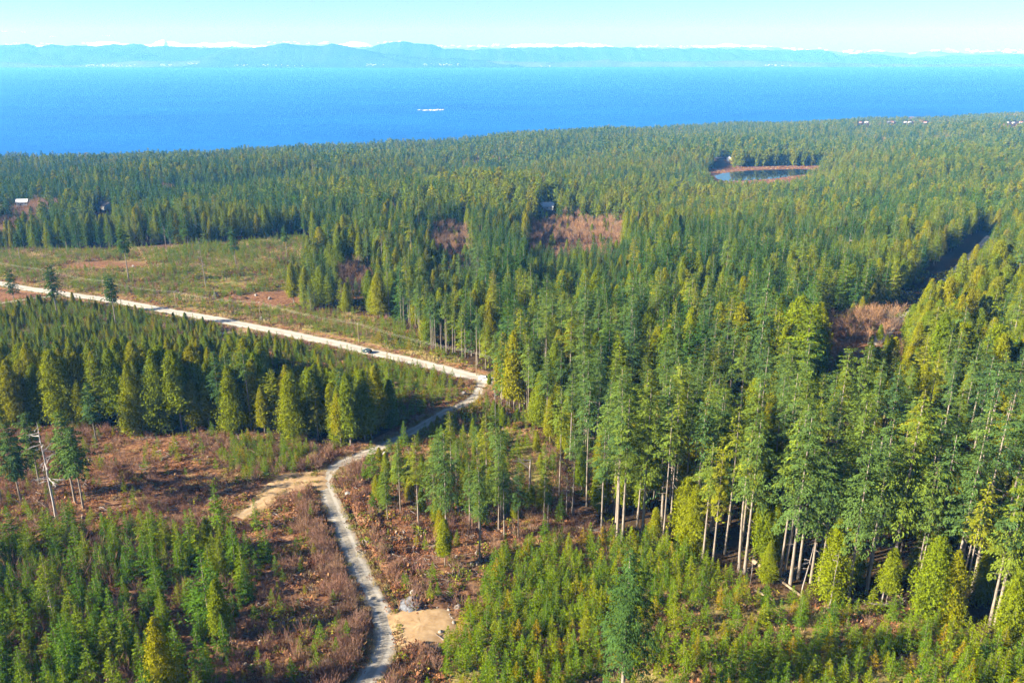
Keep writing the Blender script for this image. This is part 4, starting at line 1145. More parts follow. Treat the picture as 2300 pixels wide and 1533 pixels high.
# ------------------------------------------------------------------ single trees read off the photograph: kind, base px, top py, proto
SPECIAL = [
 ('lonefir', 130, 709, 597, 0, 'lone tall fir with wide crown where the side track meets the gravel road'),
 ('lonefir', 262, 738, 612, 1, 'lone slim fir with dark narrow crown just below the gravel road in the saplings'),
 ('lonefir', 36, 692, 606, 0, 'lone tall fir with small crown leaning beside the thin side track'),
 ('lonefir', 290, 632, 500, 1, 'lone tall fir standing in the upper clearing near the far treeline'),
 ('lonefir', 530, 595, 508, 0, 'slim lone fir standing in the upper clearing above the gravel road'),
 ('lonefir', 47, 590, 520, 1, 'slim lone fir at the left end of the upper clearing'),
 ('lonefir', 152, 565, 500, 0, 'lone fir at the far edge of the upper clearing'),
 ('lonefir', 645, 580, 505, 1, 'slim fir at the right end of the upper clearing beside the forest'),
 ('darkfir', 1396, 1600, 1222, 0, 'big solitary dark fir in the foreground saplings at the bottom edge'),
 ('lonefir', 217, 990, 858, 2, 'fir with a bare trunk standing alone before the dark left stand'),
 ('lonefir', 4, 1130, 945, 3, 'tall fir at the left edge of the picture above the brushy clearing'),
 ('lonefir', 48, 1128, 950, 2, 'broad yellowish fir left of the dead grey tree'),
 ('lonefir', 90, 1095, 925, 3, 'fir standing close behind the dead grey tree'),
 ('lonefir', 170, 1130, 922, 2, 'tall fir with bare lower trunk right of the dead grey tree'),
 ('lonefir', 188, 1142, 960, 3, 'thinner fir nearest the brush right of the dead grey tree'),
 ('youngfir', 492, 1195, 1080, 0, 'lone dark young fir beside the end of the sandy track'),
 ('youngfir', 577, 1190, 1118, 1, 'small dark fir standing at the inner edge of the sandy track'),
 ('tallfir', 900, 1150, 990, 4, 'slim fir in the clump right of the winding road, nearest the road bend'),
 ('tallfir', 940, 1175, 975, 0, 'fir with thin bare trunk in the clump right of the winding road'),
 ('tallfir', 1003, 1232, 962, 2, 'dense dark fir in the middle of the clump right of the winding road'),
 ('tallfir', 975, 1130, 1000, 1, 'shorter fir at the back of the clump right of the winding road'),
 ('tallfir', 1030, 1150, 985, 3, 'fir with a double bare trunk in the clump right of the winding road'),
 ('tallfir', 1078, 1262, 1050, 0, 'long pale-trunked fir at the front of the clump by the winding road'),
 ('tallfir', 1055, 1180, 1035, 4, 'broad fir inside the clump right of the winding road'),
 ('tallfir', 1120, 1190, 1010, 2, 'fir at the right side of the clump, near the broken snag'),
 ('youngfir', 838, 1075, 990, 2, 'small fir leaning over the outer edge of the road bend'),
 ('cedar', 870, 1095, 1015, 1, 'bright yellow-green cedar beside the outer road bend'),
 ('youngfir', 908, 1000, 945, 3, 'young fir at the lower side of the shaded road stretch'),
 ('youngfir', 992, 1010, 952, 1, 'young fir standing in the brush below the shaded road stretch'),
 ('cedar', 1000, 1270, 1165, 3, 'bright cedar bush at the foot of the clump right of the winding road'),
 ('tallfir', 1350, 1215, 955, 1, 'fir with tall straight brown trunk at the front of the right forest'),
 ('tallfir', 1386, 1214, 900, 3, 'tall fir with pale straight trunk at the front of the right forest'),
 ('tallfir', 1398, 1216, 885, 0, 'tall fir close beside its twin at the front of the right forest'),
 ('tallfir', 1442, 1205, 860, 2, 'broad dark fir with long trunk at the front of the right forest'),
 ('tallfir', 1578, 1262, 985, 1, 'yellowish fir at the forest edge above the fallen logs'),
 ('tallfir', 1600, 1272, 1005, 4, 'second yellowish fir at the forest edge above the fallen logs'),
 ('tallfir', 1660, 1280, 950, 3, 'tall fir with a long pale trunk behind the fallen logs'),
 ('tallfir', 1672, 1288, 930, 0, 'tall fir beside the pale-trunked one behind the fallen logs'),
 ('tallfir', 1775, 1312, 925, 2, 'tall fir with whitish trunk right of the fallen logs'),
 ('tallfir', 1792, 1300, 960, 1, 'fir whose pale trunk stands right beside the whitish one'),
 ('tallfir', 1904, 1346, 975, 2, 'big grey-green fir with thick pale trunk at the right forest edge'),
 ('tallfir', 1945, 1335, 1000, 4, 'fir leaning behind the big grey-green fir at the right forest edge'),
 ('tallfir', 2132, 1362, 985, 0, 'big fir with thick bare trunk behind the bright cedar'),
 ('cedar', 2080, 1392, 1205, 0, 'large bright yellow-green cedar at the right forest edge'),
 ('cedar', 2122, 1398, 1235, 2, 'bright yellow-green cedar leaning against the large one'),
 ('cedar', 1990, 1358, 1230, 3, 'low bright cedar left of the large yellow-green one'),
 ('tallfir', 2222, 1404, 1065, 1, 'twin-trunked golden fir at the right edge, left trunk'),
 ('tallfir', 2234, 1408, 1048, 2, 'twin-trunked golden fir at the right edge, right trunk'),
 ('cedar', 2255, 1440, 1290, 4, 'small bright cedar below the twin-trunked golden fir'),
 ('cedar', 1099, 869, 838, 3, 'small cedar partly covering the white car at the junction'),
 ('cedar', 470, 1245, 1165, 0, 'yellowish cedar behind the young firs at lower left'),
 ('cedar', 380, 1590, 1385, 2, 'olive cedar at the bottom edge among the young firs'),
 ('youngfir', 475, 1420, 1235, 2, 'tallest dark young fir at lower left, beside the shaded brush'),
 ('cedar', 500, 1440, 1300, 1, 'olive cedar beside the tallest dark young fir at lower left'),
 ('cedar', 765, 615, 530, 3, 'bright yellow cedar at the right end of the upper clearing'),
 ('cedar', 660, 680, 590, 1, 'green cedar at the left end of the row beside the dug-over ground'),
 ('cedar', 690, 682, 598, 4, 'green cedar in the middle of the row beside the dug-over ground'),
 ('cedar', 725, 688, 596, 0, 'green cedar at the right end of the row beside the dug-over ground'),
]
def flat0(n, c): return surf_mat(n, tuple(v * 0.9 for v in c), tuple(min(1, v * 1.08) for v in c), 0.5, 0.8, 0.1)
_hm = {'wall_white': flat0('white_siding', (0.55, 0.54, 0.52)), 'wall_brown': flat0('brown_siding', (0.22, 0.15, 0.10)), 'roof_dark': flat0('dark_shingle_roof', (0.055, 0.055, 0.065)), 'roof_white': flat0('white_metal_roof', (0.55, 0.57, 0.6)), 'roof_red': flat0('brown_roof', (0.26, 0.12, 0.08))}
def M_(n): return _hm[n]
def ay_ok(k_): return k_[3] > 560
def height_for(px, py_base, py_top):
    p = at3(px, py_base)
    d = ray(px, py_top)
    # height at which the vertical through p meets the row py_top
    lo, hi = 0.0, 90.0
    for _ in range(40):
        mid = (lo + hi) / 2
        _, q, _ = proj(np.array(p[0]), np.array(p[1]), np.array(p[2] + mid))
        if q > py_top: lo = mid
        else: hi = mid
    return p, lo
SPEC_ROWS = []
for kind, a, b_, t_, pi, lab in SPECIAL:
    p, h = height_for(a, b_, t_)
    SPEC_ROWS.append((kind, pi, p[0], p[1], p[2], h / PROTO[kind][0]['h'], rng.uniform(0, 6.28), lab))

# ---- flatten
K = []; 
for kind, pi, x, y, z, s, r_ in TREES:
    for i in range(len(x)): K.append((kind, int(pi[i]), float(x[i]), float(y[i]), float(z[i]), float(s[i]), float(r_[i]), None))
# drop scattered trees that stand on a special tree
sx = np.array([r_[2] for r_ in SPEC_ROWS]); sy = np.array([r_[3] for r_ in SPEC_ROWS])
ax = np.array([k_[2] for k_ in K]); ay = np.array([k_[3] for k_ in K])
near = np.zeros(len(K), bool)
for c_ in range(0, len(K), 20000):
    near[c_:c_ + 20000] = (((ax[c_:c_ + 20000, None] - sx) ** 2 + (ay[c_:c_ + 20000, None] - sy) ** 2).min(1) < 6.0)
tall_kind = {'lonefir', 'fir2', 'polefir', 'tallfir', 'fir', 'cedar', 'youngfir'}
HOUSES = [(236, 470, 14, 9, 4.5, -0.35, M_('wall_white'), M_('roof_dark'), 'dark-roofed house with white gable in the left forest', True), (52, 460, 11, 7, 3.4, 0.15, M_('wall_white'), M_('roof_white'), 'long white house at the left beyond the upper clearing', False),
 (1229, 470, 13, 9, 3.6, -0.2, M_('wall_white'), M_('roof_white'), 'white-roofed house in the middle forest above the alder patch', True), (1638, 362, 8, 8, 5, 1.2, M_('wall_white'), M_('roof_white'), 'white gabled house behind the pond', True), (1618, 361, 20, 8, 3, 0.05, M_('wall_brown'), M_('roof_dark'), 'long dark-roofed barn left of the white house behind the pond', False)]
for i_, (a_, b_, o_) in enumerate(((1932, 276.5, 'at the left end of the far row'), (1946, 276, 'second from left in the far row'), (1996, 275.5, 'third from left in the far row'), (2004, 275.5, 'fourth from left in the far row'), (2033, 276, 'fifth from left in the far row'), (2043, 276, 'sixth from left in the far row'), (2078, 276, 'at the right end of the far row'), (2262, 277, 'on the far right shore, leftmost of three'), (2276, 277.5, 'on the far right shore, middle of three'), (2293, 276, 'on the far right shore, nearest the picture edge'), (1545, 270, 'near the shore where the coast bends'), (1800, 268, 'on the far shore left of the row'))):
    HOUSES.append((a_, b_, 7.5 + (i_ * 7) % 4, 6, 2.8, -0.3 + (i_ % 3) * 0.3, M_('wall_white'), M_('roof_white' if i_ % 3 else 'roof_red'), 'small pale house ' + o_, False, False, 'small far houses on the wooded shore'))
def blocks(k_):
    if k_[0] in ('bracken', 'salal', 'shrub', 'sapling', 'drygrass', 'slash') or k_[4] > CAMZ: return False
    b = proj(np.array(k_[2]), np.array(k_[3]), np.array(k_[4])); hpx = k_[5] * PROTO[k_[0]][0]['h'] * F / max(float(b[2]), 1)
    for h__ in HOUSES:
        w_ = 0.62 * h__[2] * F / max(float(b[2]), 1) + (9 * F / float(b[2]) if k_[0] == 'grove' else 2)
        if abs(float(b[0]) - h__[0]) < w_ and h__[1] - 3.0 < float(b[1]) < h__[1] + hpx * 1.05: return True
    return False
K = [k_ for k_ in K if not (ay_ok(k_) and blocks(k_))]
ax = np.array([k_[2] for k_ in K]); ay = np.array([k_[3] for k_ in K])
near = np.zeros(len(K), bool)
for c_ in range(0, len(K), 20000):
    near[c_:c_ + 20000] = (((ax[c_:c_ + 20000, None] - sx) ** 2 + (ay[c_:c_ + 20000, None] - sy) ** 2).min(1) < 6.0)
K = [k_ for k_, n_ in zip(K, near) if not (n_ and k_[0] in tall_kind)] + SPEC_ROWS
# ---- which show largest: a coarse depth picture, nearest first
W_, H_ = 767, 511; sc_ = W_ / 2300.0
ax = np.array([k_[2] for k_ in K]); ay = np.array([k_[3] for k_ in K]); az = np.array([k_[4] for k_ in K]); asz = np.array([k_[5] for k_ in K])
ah = asz * np.array([PROTO[k_[0]][0]['h'] for k_ in K])
bx, by, bz = proj(ax, ay, az); tx, ty, _ = proj(ax, ay, az + ah)
order = np.argsort(bz)
cov = np.zeros((H_, W_), bool); vis = np.zeros(len(K), int)
crown_lo = {'fir2': 0.18, 'polefir': 0.6, 'tallfir': 0.45, 'fir': 0.18, 'cedar': 0.12, 'alder': 0.3}
for i in order:
    if bz[i] < 20 or bz[i] > 1300: continue
    kd = K[i][0]
    if kd in ('grove', 'bracken', 'salal', 'drygrass', 'slash'): continue
    y_t, y_b = ty[i] * sc_, by[i] * sc_
    hw = PROTO[kd][0]['width'] * 0.5 * ah[i] * F / bz[i] * sc_
    y_c = y_b - (y_b - y_t) * crown_lo.get(kd, 0.05)
    cx = bx[i] * sc_; cnt = 0
    for row in range(max(0, int(y_t)), min(H_, int(y_c) + 1)):
        w_ = hw * (row + 0.5 - y_t) / max(y_c - y_t, 1)
        a, b_ = int(max(0, cx - w_)), int(min(W_, cx + w_ + 1))
        if b_ > a:
            seg = cov[row, a:b_]; cnt += (b_ - a) - int(seg.sum()); seg[:] = True
    vis[i] = cnt
print('plants', len(K), {k_: sum(1 for q in K if q[0] == k_) for k_ in PROTO})

# ------------------------------------------------------------------ labels by place
LAND = [
 ('the sandy pad', 950, 1400), ('the rubble heap', 985, 1350), ('the road bend', 745, 1070), ('the sandy track', 600, 1115), ('the dead grey tree', 130, 1165), ('the shaded road stretch', 960, 950),
 ('the road junction', 1080, 860), ('the dark car', 826, 790), ('the roadside sandy patch', 530, 748), ('the dug-over ground', 590, 670), ('the thin side track', 60, 672), ('the longest log', 1760, 1325),
 ('the large bright cedar', 2085, 1390), ('the golden fir', 2230, 1405), ('the big foreground fir', 1396, 1550), ('the right alder patch', 1930, 720), ('the dark road gap', 2130, 620), ('the middle alder patch', 1300, 520),
 ('the broken snag', 1190, 1100), ('the bare-boled row', 980, 780), ('the walking person', 800, 1028), ('the left stand', 420, 965), ('the upper clearing', 420, 590), ('the lower road', 810, 1290),
 ('the shaded left brush', 640, 1370), ('the fir clump', 1010, 1180), ('the sapling crest', 1430, 1225), ('the sapling field', 1600, 1420), ('the lower left corner', 120, 1430), ('the clearing end', 800, 650),
 ('the even dark firs', 1500, 700), ('the pond', 1700, 400), ('the white-roofed house', 1228, 468), ('the dark-roofed house', 236, 470), ('the right edge', 2280, 900), ('the middle forest', 1650, 900), ('the forest front', 1500, 1180)]
def place_phrase(x, y):
    n_, lx, ly = min(LAND, key=lambda q: (q[1] - x) ** 2 + (1.6 * (q[2] - y)) ** 2)
    dx, dy = x - lx, y - ly
    d = math.hypot(dx, dy)
    if d < 28: rel = 'beside'
    elif abs(dx) > abs(dy) * 1.1: rel = ('well ' if d > 150 else '') + ('right of' if dx > 0 else 'left of')
    else: rel = ('far ' if d > 150 else '') + ('in front of' if dy > 0 else 'behind')
    return rel + ' ' + n_
def size_word(h, base):
    q = h / base
    return 'very tall' if q > 1.12 else 'tall' if q > 1.0 else 'medium-tall' if q > 0.88 else 'short' if q > 0.7 else 'low'
KINDS = {
 'tallfir': ('fir_tree', 'fir tree', 'bare-trunked dark fir', 40), 'fir': ('fir_tree', 'fir tree', 'full-crowned dark fir', 24), 'fir2': ('fir_tree', 'fir tree', 'full-crowned light green fir', 24),
 'cedar': ('cedar_tree', 'cedar tree', 'yellow-green cedar', 19), 'sapling': ('fir_sapling', 'fir sapling', 'bright green fir sapling', 4.0),
 'youngfir': ('young_fir', 'young fir', 'pointed green young fir', 8.5), 'shrub': ('bare_shrub', 'bare shrub', 'pinkish leafless shrub', 2.6),
 'lonefir': ('fir_tree', 'fir tree', 'lone dark fir', 40), 'darkfir': ('fir_tree', 'fir tree', 'dark fir', 40), 'polefir': ('fir_tree', 'fir tree', 'slim bare-boled fir', 26), 'alder': ('alder_tree', 'alder tree', 'brown leafless alder', 9.0)}
DET = {'tallfir': ['ragged', 'narrow', 'broad', 'sparse', 'dense', 'deep', 'tufted'], 'fir2': ['slender', 'narrow', 'broad', 'thin', 'dense', 'bushy'], 'fir': ['slender', 'narrow', 'broad', 'thin', 'dense', 'bushy'], 'cedar': ['slender', 'narrow', 'broad', 'thin', 'dense', 'bushy'],
       'sapling': ['slender', 'narrow', 'broad', 'neat', 'bushy'], 'youngfir': ['slender', 'narrow', 'broad', 'neat', 'bushy'], 'darkfir': ['broad'], 'lonefir': ['broad', 'narrow', 'broad', 'narrow'], 'polefir': ['straight', 'narrow', 'tufted', 'thin'], 'shrub': ['upright', 'spreading', 'thin', 'wide', 'tufted'], 'alder': ['upright', 'spreading', 'thin', 'wide']}
GROUPS = {'fir tree': 'dark fir trees of the hillside', 'cedar tree': 'yellow-green cedars of the hillside', 'fir sapling': 'planted fir saplings', 'young fir': 'young firs taller than the saplings', 'bare shrub': 'leafless shrubs in the brush', 'alder tree': 'leafless alders'}
chosen = set()
bycat = {}
for i, k_ in enumerate(K):
    if k_[0] in KINDS: bycat.setdefault(KINDS[k_[0]][1], []).append(i)
for cat, idx in bycat.items():
    pick = sorted(idx, key=lambda i: (K[i][7] is None, -vis[i]))
    pick = [i for i in pick if K[i][7] is not None or (vis[i] > 3 and 0 <= bx[i] <= 2300 and ty[i] < 1530)][:300]
    chosen.update(pick)
ORDN = ['leftmost', 'second from left', 'third from left', 'fourth from left', 'fifth from left', 'sixth from left', 'seventh from left', 'eighth from left', 'ninth from left', 'tenth from left', 'eleventh from left', 'twelfth from left']
SMALL = {'very tall': 'largest', 'tall': 'large', 'medium-tall': 'medium', 'short': 'small', 'low': 'tiny'}
LAB = {}
for i in chosen:
    kind, pi = K[i][0], K[i][1]
    if K[i][7] is not None: LAB[i] = K[i][7]; continue
    sw = size_word(ah[i], KINDS[kind][3])
    if kind in ('sapling', 'shrub', 'youngfir'): sw = SMALL[sw]
    LAB[i] = '%s %s %s %s' % (sw, DET[kind][pi], KINDS[kind][2], place_phrase(bx[i], by[i]))
same = {}
for i in chosen: same.setdefault(LAB[i], []).append(i)
for l_, idx in same.items():
    if len(idx) > 1:
        if len(l_.split()) > 13: l_ = ' '.join(w for w in l_.split() if w not in ('full-crowned', 'bare-trunked', 'pointed', 'bright'))
        for k_, i in enumerate(sorted(idx, key=lambda q: bx[q])):
            LAB[i] = l_ + ', ' + ('rightmost' if k_ == len(idx) - 1 else ORDN[min(k_, len(ORDN) - 1)])
for i in LAB:
    if len(LAB[i].replace('-', ' ').split()) > 15: LAB[i] = ' '.join(w for w in LAB[i].split() if w not in ('full-crowned', 'bare-trunked', 'bare-boled', 'pointed', 'bright', 'light'))
def add_tree(i):
    kind, pi, x, y, z, s, rz, lab = K[i]
    nm, cat, desc, base = KINDS[kind]
    pr = PROTO[kind][pi]
    if pr['trunk'] is None:
        o = link(nm, pr['crown']); o.location = (x, y, z); o.rotation_euler = (0, 0, rz); o.scale = (s, s, s)
        tag(o, LAB[i], cat, GROUPS[cat])
        return o
    e = empty(nm, (x, y, z), rz, s, LAB[i], cat, GROUPS[cat])
    link('trunk', pr['trunk'], e); link('crown', pr['crown'], e)
    return e
for i in sorted(chosen): add_tree(i)

# ------------------------------------------------------------------ the rest as instanced masses
def scatter(name, rows, kinds, label, cat):
    protos = []
    coll = bpy.data.collections.new(name + '_sources')
    index = {}
    n = 0
    for kd in kinds:
        for j, pr in enumerate(PROTO[kd]):
            o = bpy.data.objects.new('source_%03d' % n, pr['merged'])
            coll.objects.link(o); index[(kd, j)] = n; n += 1
    P = np.array([(r_[2], r_[3], r_[4]) for r_ in rows], np.float32)
    me = bpy.data.meshes.new(name)
    me.vertices.add(len(P)); me.vertices.foreach_set('co', P.ravel())
    a = me.attributes.new('pick', 'INT', 'POINT'); a.data.foreach_set('value', np.array([index[(r_[0], r_[1])] for r_ in rows], np.int32))
    a = me.attributes.new('size', 'FLOAT', 'POINT'); a.data.foreach_set('value', np.array([r_[5] for r_ in rows], np.float32))
    a = me.attributes.new('turn', 'FLOAT', 'POINT'); a.data.foreach_set('value', np.array([r_[6] for r_ in rows], np.float32))
    o = link(name, me)
    g = bpy.data.node_groups.new(name + '_scatter', 'GeometryNodeTree')
    g.interface.new_socket('Geometry', in_out='INPUT', socket_type='NodeSocketGeometry')
    g.interface.new_socket('Geometry', in_out='OUTPUT', socket_type='NodeSocketGeometry')
    N = g.nodes.new; L = g.links.new
    gi, go = N('NodeGroupInput'), N('NodeGroupOutput')
    ci = N('GeometryNodeCollectionInfo'); ci.inputs['Collection'].default_value = coll
    ci.inputs['Separate Children'].default_value = True; ci.inputs['Reset Children'].default_value = True
    ip = N('GeometryNodeInstanceOnPoints'); ip.inputs['Pick Instance'].default_value = True
    def attr(nm, typ):
        q = N('GeometryNodeInputNamedAttribute'); q.data_type = typ; q.inputs['Name'].default_value = nm
        return q.outputs['Attribute']
    cx = N('ShaderNodeCombineXYZ'); L(attr('turn', 'FLOAT'), cx.inputs['Z'])
    er = N('FunctionNodeEulerToRotation'); L(cx.outputs[0], er.inputs[0])
    L(gi.outputs[0], ip.inputs['Points']); L(ci.outputs[0], ip.inputs['Instance'])
    L(attr('pick', 'INT'), ip.inputs['Instance Index']); L(er.outputs[0], ip.inputs['Rotation']); L(attr('size', 'FLOAT'), ip.inputs['Scale'])
    L(ip.outputs[0], go.inputs[0])
    md = o.modifiers.new('scatter', 'NODES'); md.node_group = g
    tag(o, label, cat, kind='stuff')
MASS = [
 ('fir_forest', ['tallfir', 'polefir', 'darkfir', 'fir', 'fir2', 'firfar', 'firfar2'], 'dense dark conifer forest covering the slope behind the nearer trees', 'forest'),
 ('cedar_forest', ['cedar', 'cedarfar'], 'yellow-green conifers mixed through the forest', 'forest'),
 ('distant_forest', ['grove'], 'bluish far forest reaching down to the shore', 'forest'),
 ('sapling_cover', ['sapling', 'youngfir'], 'countless small fir saplings over the clearings', 'saplings'),
 ('alder_thicket', ['alder'], 'leafless reddish alder thickets in far forest gaps', 'thicket'),
 ('shrub_thicket', ['shrub'], 'pinkish leafless brush over the logged ground', 'brush'),
 ('bracken', ['bracken'], 'rust-brown dead bracken covering the logged ground', 'bracken'),
 ('dry_grass', ['drygrass'], 'tan dry grass in patches over the logged ground', 'grass'),
 ('logging_slash', ['slash'], 'grey broken branches strewn over the logged ground', 'branches'),
 ('undergrowth', ['salal'], 'low green undergrowth between stumps and saplings', 'undergrowth')]
for nm, kinds, lab, cat in MASS:
    rows = [K[i] for i in range(len(K)) if K[i][0] in kinds and i not in chosen]
    if rows: scatter(nm, rows, kinds, lab, cat)

# ================================================================== single objects
def flat(name, c, rough=0.6, spec=0.3, metallic=0.0):
    return surf_mat(name, tuple(v * 0.9 for v in c), tuple(min(1, v * 1.08) for v in c), 3.0, rough, spec, metallic=metallic)
M['carblue'] = flat('dark_blue_paint', (0.030, 0.060, 0.075), 0.25, 0.5)
M['carwhite'] = flat('white_paint', (0.75, 0.76, 0.76), 0.3, 0.5)
M['glass'] = flat('dark_glass', (0.02, 0.025, 0.03), 0.06, 0.6)
M['tyre'] = flat('black_tyre', (0.02, 0.02, 0.02), 0.9, 0.1)
M['rim'] = flat('grey_rim', (0.35, 0.35, 0.36), 0.35, 0.5)
M['lamp'] = flat('clear_lamp', (0.75, 0.75, 0.7), 0.2, 0.6)
M['red'] = flat('red_lamp', (0.4, 0.02, 0.015), 0.3, 0.5)
M['plastic'] = flat('black_trim', (0.025, 0.025, 0.027), 0.6, 0.2)
M['pole'] = surf_mat('weathered_pole', (0.20, 0.15, 0.10), (0.34, 0.27, 0.18), 2.0, 0.9, 0.1, stretch=(4, 4, 0.4))
M['wire'] = flat('aluminium_wire', (0.50, 0.50, 0.47), 0.5, 0.3)
M['ceramic'] = flat('white_insulator', (0.75, 0.74, 0.70), 0.3, 0.5)
M['wall_white'] = flat('white_siding', (0.74, 0.73, 0.70), 0.8, 0.1)
M['wall_brown'] = flat('brown_siding', (0.22, 0.15, 0.10), 0.8, 0.1)
M['roof_dark'] = flat('dark_shingle_roof', (0.055, 0.055, 0.065), 0.9, 0.1)
M['roof_white'] = flat('white_metal_roof', (0.72, 0.74, 0.76), 0.5, 0.3)
M['roof_red'] = flat('brown_roof', (0.26, 0.12, 0.08), 0.9, 0.1)
M['grit'] = surf_mat('grey_crushed_stone', (0.075, 0.08, 0.095), (0.19, 0.20, 0.225), 2.2, 0.95, 0.1, 6, bump=0.6)
M['earth'] = surf_mat('dumped_earth', (0.07, 0.035, 0.020), (0.20, 0.11, 0.06), 1.6, 0.95, 0.05, 6, bump=0.7)

def bmesh_obj(name, bm, mats, parent=None, smooth=False):
    me = bpy.data.meshes.new(name); bm.normal_update(); bm.to_mesh(me); bm.free()
    for m_ in (mats if isinstance(mats, (list, tuple)) else [mats]): me.materials.append(m_)
    if smooth: me.polygons.foreach_set('use_smooth', np.ones(len(me.polygons), bool))
    return link(name, me, parent)
def box(bm, cx_, cy_, cz_, sx_, sy_, sz_, rot=None):
    r_ = bmesh.ops.create_cube(bm, size=1.0)
    mt = Matrix.Translation((cx_, cy_, cz_)) @ (rot.to_matrix().to_4x4() if rot else Matrix()) @ Matrix.Diagonal((sx_, sy_, sz_, 1))
    bmesh.ops.transform(bm, matrix=mt, verts=r_['verts']); return r_['verts']
def tube_obj(name, pts, rad, k, mat, parent=None, smooth=True):
    v, q, t = tube(pts, rad, k)
    return link(name, mesh_np(name, v, q, [mat], smooth=smooth), parent)

# ---- vehicles
def vehicle(name, loc, heading, pitch, paint, label, cat):
    e = empty(name, loc, 0, 1, label, cat)
    e.rotation_euler = Euler((0, pitch, heading), 'XYZ')
    # outline: x, z, half width
    out_l = [(-2.32, 0.42, .86), (-2.38, 0.72, .90), (-2.30, 1.02, .92), (-2.10, 1.66, .72), (-1.75, 1.76, .70), (0.15, 1.76, .70), (0.45, 1.68, .72), (1.00, 1.10, .90), (2.05, 0.98, .88), (2.32, 0.80, .84), (2.36, 0.45, .82), (1.9, 0.34, .86), (-1.9, 0.34, .86)]
    bm = bmesh.new()
    L_ = [bm.verts.new((x, w, z)) for x, z, w in out_l]; R_ = [bm.verts.new((x, -w, z)) for x, z, w in out_l]
    bm.faces.new(L_); bm.faces.new(list(reversed(R_)))
    n_ = len(out_l)
    for i in range(n_): bm.faces.new((L_[(i + 1) % n_], L_[i], R_[i], R_[(i + 1) % n_]))
    bmesh.ops.recalc_face_normals(bm, faces=bm.faces)
    bmesh.ops.bevel(bm, geom=list(bm.edges), offset=0.05, segments=2, affect='EDGES')
    bmesh_obj('body', bm, paint, e, True)
    def pane(nm, pts, m_, off):
        bm = bmesh.new(); f_ = bm.faces.new([bm.verts.new(p) for p in pts]); bm.normal_update()
        r_ = bmesh.ops.extrude_face_region(bm, geom=[f_]); vs = [v for v in r_['geom'] if isinstance(v, bmesh.types.BMVert)]
        bmesh.ops.translate(bm, vec=off, verts=vs); bmesh.ops.recalc_face_normals(bm, faces=bm.faces)
        return bmesh_obj(nm, bm, m_, e)
    pane('windscreen', [(0.50, .62, 1.66), (0.50, -.62, 1.66), (0.97, -.74, 1.15), (0.97, .74, 1.15)], M['glass'], (0.03, 0, 0.03))
    pane('rear_window', [(-2.13, .60, 1.60), (-2.13, -.60, 1.60), (-2.27, -.74, 1.14), (-2.27, .74, 1.14)], M['glass'], (-0.04, 0, 0.01))
    for sg in (-1, 1):
        for x0_, x1_, xt0, xt1 in ((-2.05, -1.15, -1.95, -1.15), (-1.07, -0.18, -1.07, -0.18), (-0.10, 0.82, -0.10, 0.36)):
            pane('side_window', [(x0_, sg * .90, 1.14), (x1_, sg * .90, 1.14), (xt1, sg * .745, 1.62), (xt0, sg * .745, 1.62)], M['glass'], (0, sg * 0.02, 0.005))
        for x_ in (-1.42, 1.42):
            bm = bmesh.new(); bmesh.ops.create_cone(bm, cap_ends=True, segments=18, radius1=.36, radius2=.36, depth=.24)
            bmesh.ops.rotate(bm, cent=(0, 0, 0), matrix=Matrix.Rotation(math.pi / 2, 3, 'X'), verts=bm.verts)
            bmesh.ops.translate(bm, vec=(x_, sg * .82, .36), verts=bm.verts)
            w_ = bmesh_obj('wheel', bm, M['tyre'], e, False)
            bm = bmesh.new(); bmesh.ops.create_cone(bm, cap_ends=True, segments=14, radius1=.22, radius2=.20, depth=.03)
            bmesh.ops.rotate(bm, cent=(0, 0, 0), matrix=Matrix.Rotation(math.pi / 2, 3, 'X'), verts=bm.verts)
            bmesh.ops.translate(bm, vec=(x_, sg * .95, .36), verts=bm.verts)
            bmesh_obj('rim', bm, M['rim'], w_)
        bm = bmesh.new(); box(bm, 2.30, sg * .66, .84, .12, .30, .14); bmesh_obj('headlight', bm, M['lamp'], e)
        bm = bmesh.new(); box(bm, -2.34, sg * .78, .98, .08, .14, .30); bmesh_obj('tail_light', bm, M['red'], e)
        bm = bmesh.new(); box(bm, 0.62, sg * 1.0, 1.16, .12, .18, .14); bmesh_obj('mirror', bm, M['plastic'], e)
    bm = bmesh.new(); box(bm, 2.36, 0, .52, .12, 1.5, .22); bmesh_obj('front_bumper', bm, M['plastic'], e)
    bm = bmesh.new(); box(bm, -2.38, 0, .52, .10, 1.6, .22); bmesh_obj('rear_bumper', bm, M['plastic'], e)
    return e
def on_road(key, px, py, side):
    p, z, w = ROADS[key]; q = at(px, py)
    j = int(((p - q) ** 2).sum(1).argmin()); t_, r_ = frame_of(p)
    c_ = p[j] + r_[j] * side
    return Vector((c_[0], c_[1], z[j] + 0.10)), math.atan2(t_[j][1], t_[j][0]), math.atan2(z[min(j + 2, len(z) - 1)] - z[max(j - 2, 0)], 6.0)
pos, hd, pt = on_road('main', 825, 791, 1.2)
vehicle('parked_car', pos, hd + math.pi, pt, M['carblue'], 'dark blue car on the pale gravel road, left of the junction', 'car')
pos, hd, pt = on_road('main', 1088, 851, 0.5)
vehicle('parked_car', pos + Vector((0.8, -0.4, 0)), hd + 0.3, -pt, M['carwhite'], 'white car at the junction, half hidden by the forest edge', 'car')

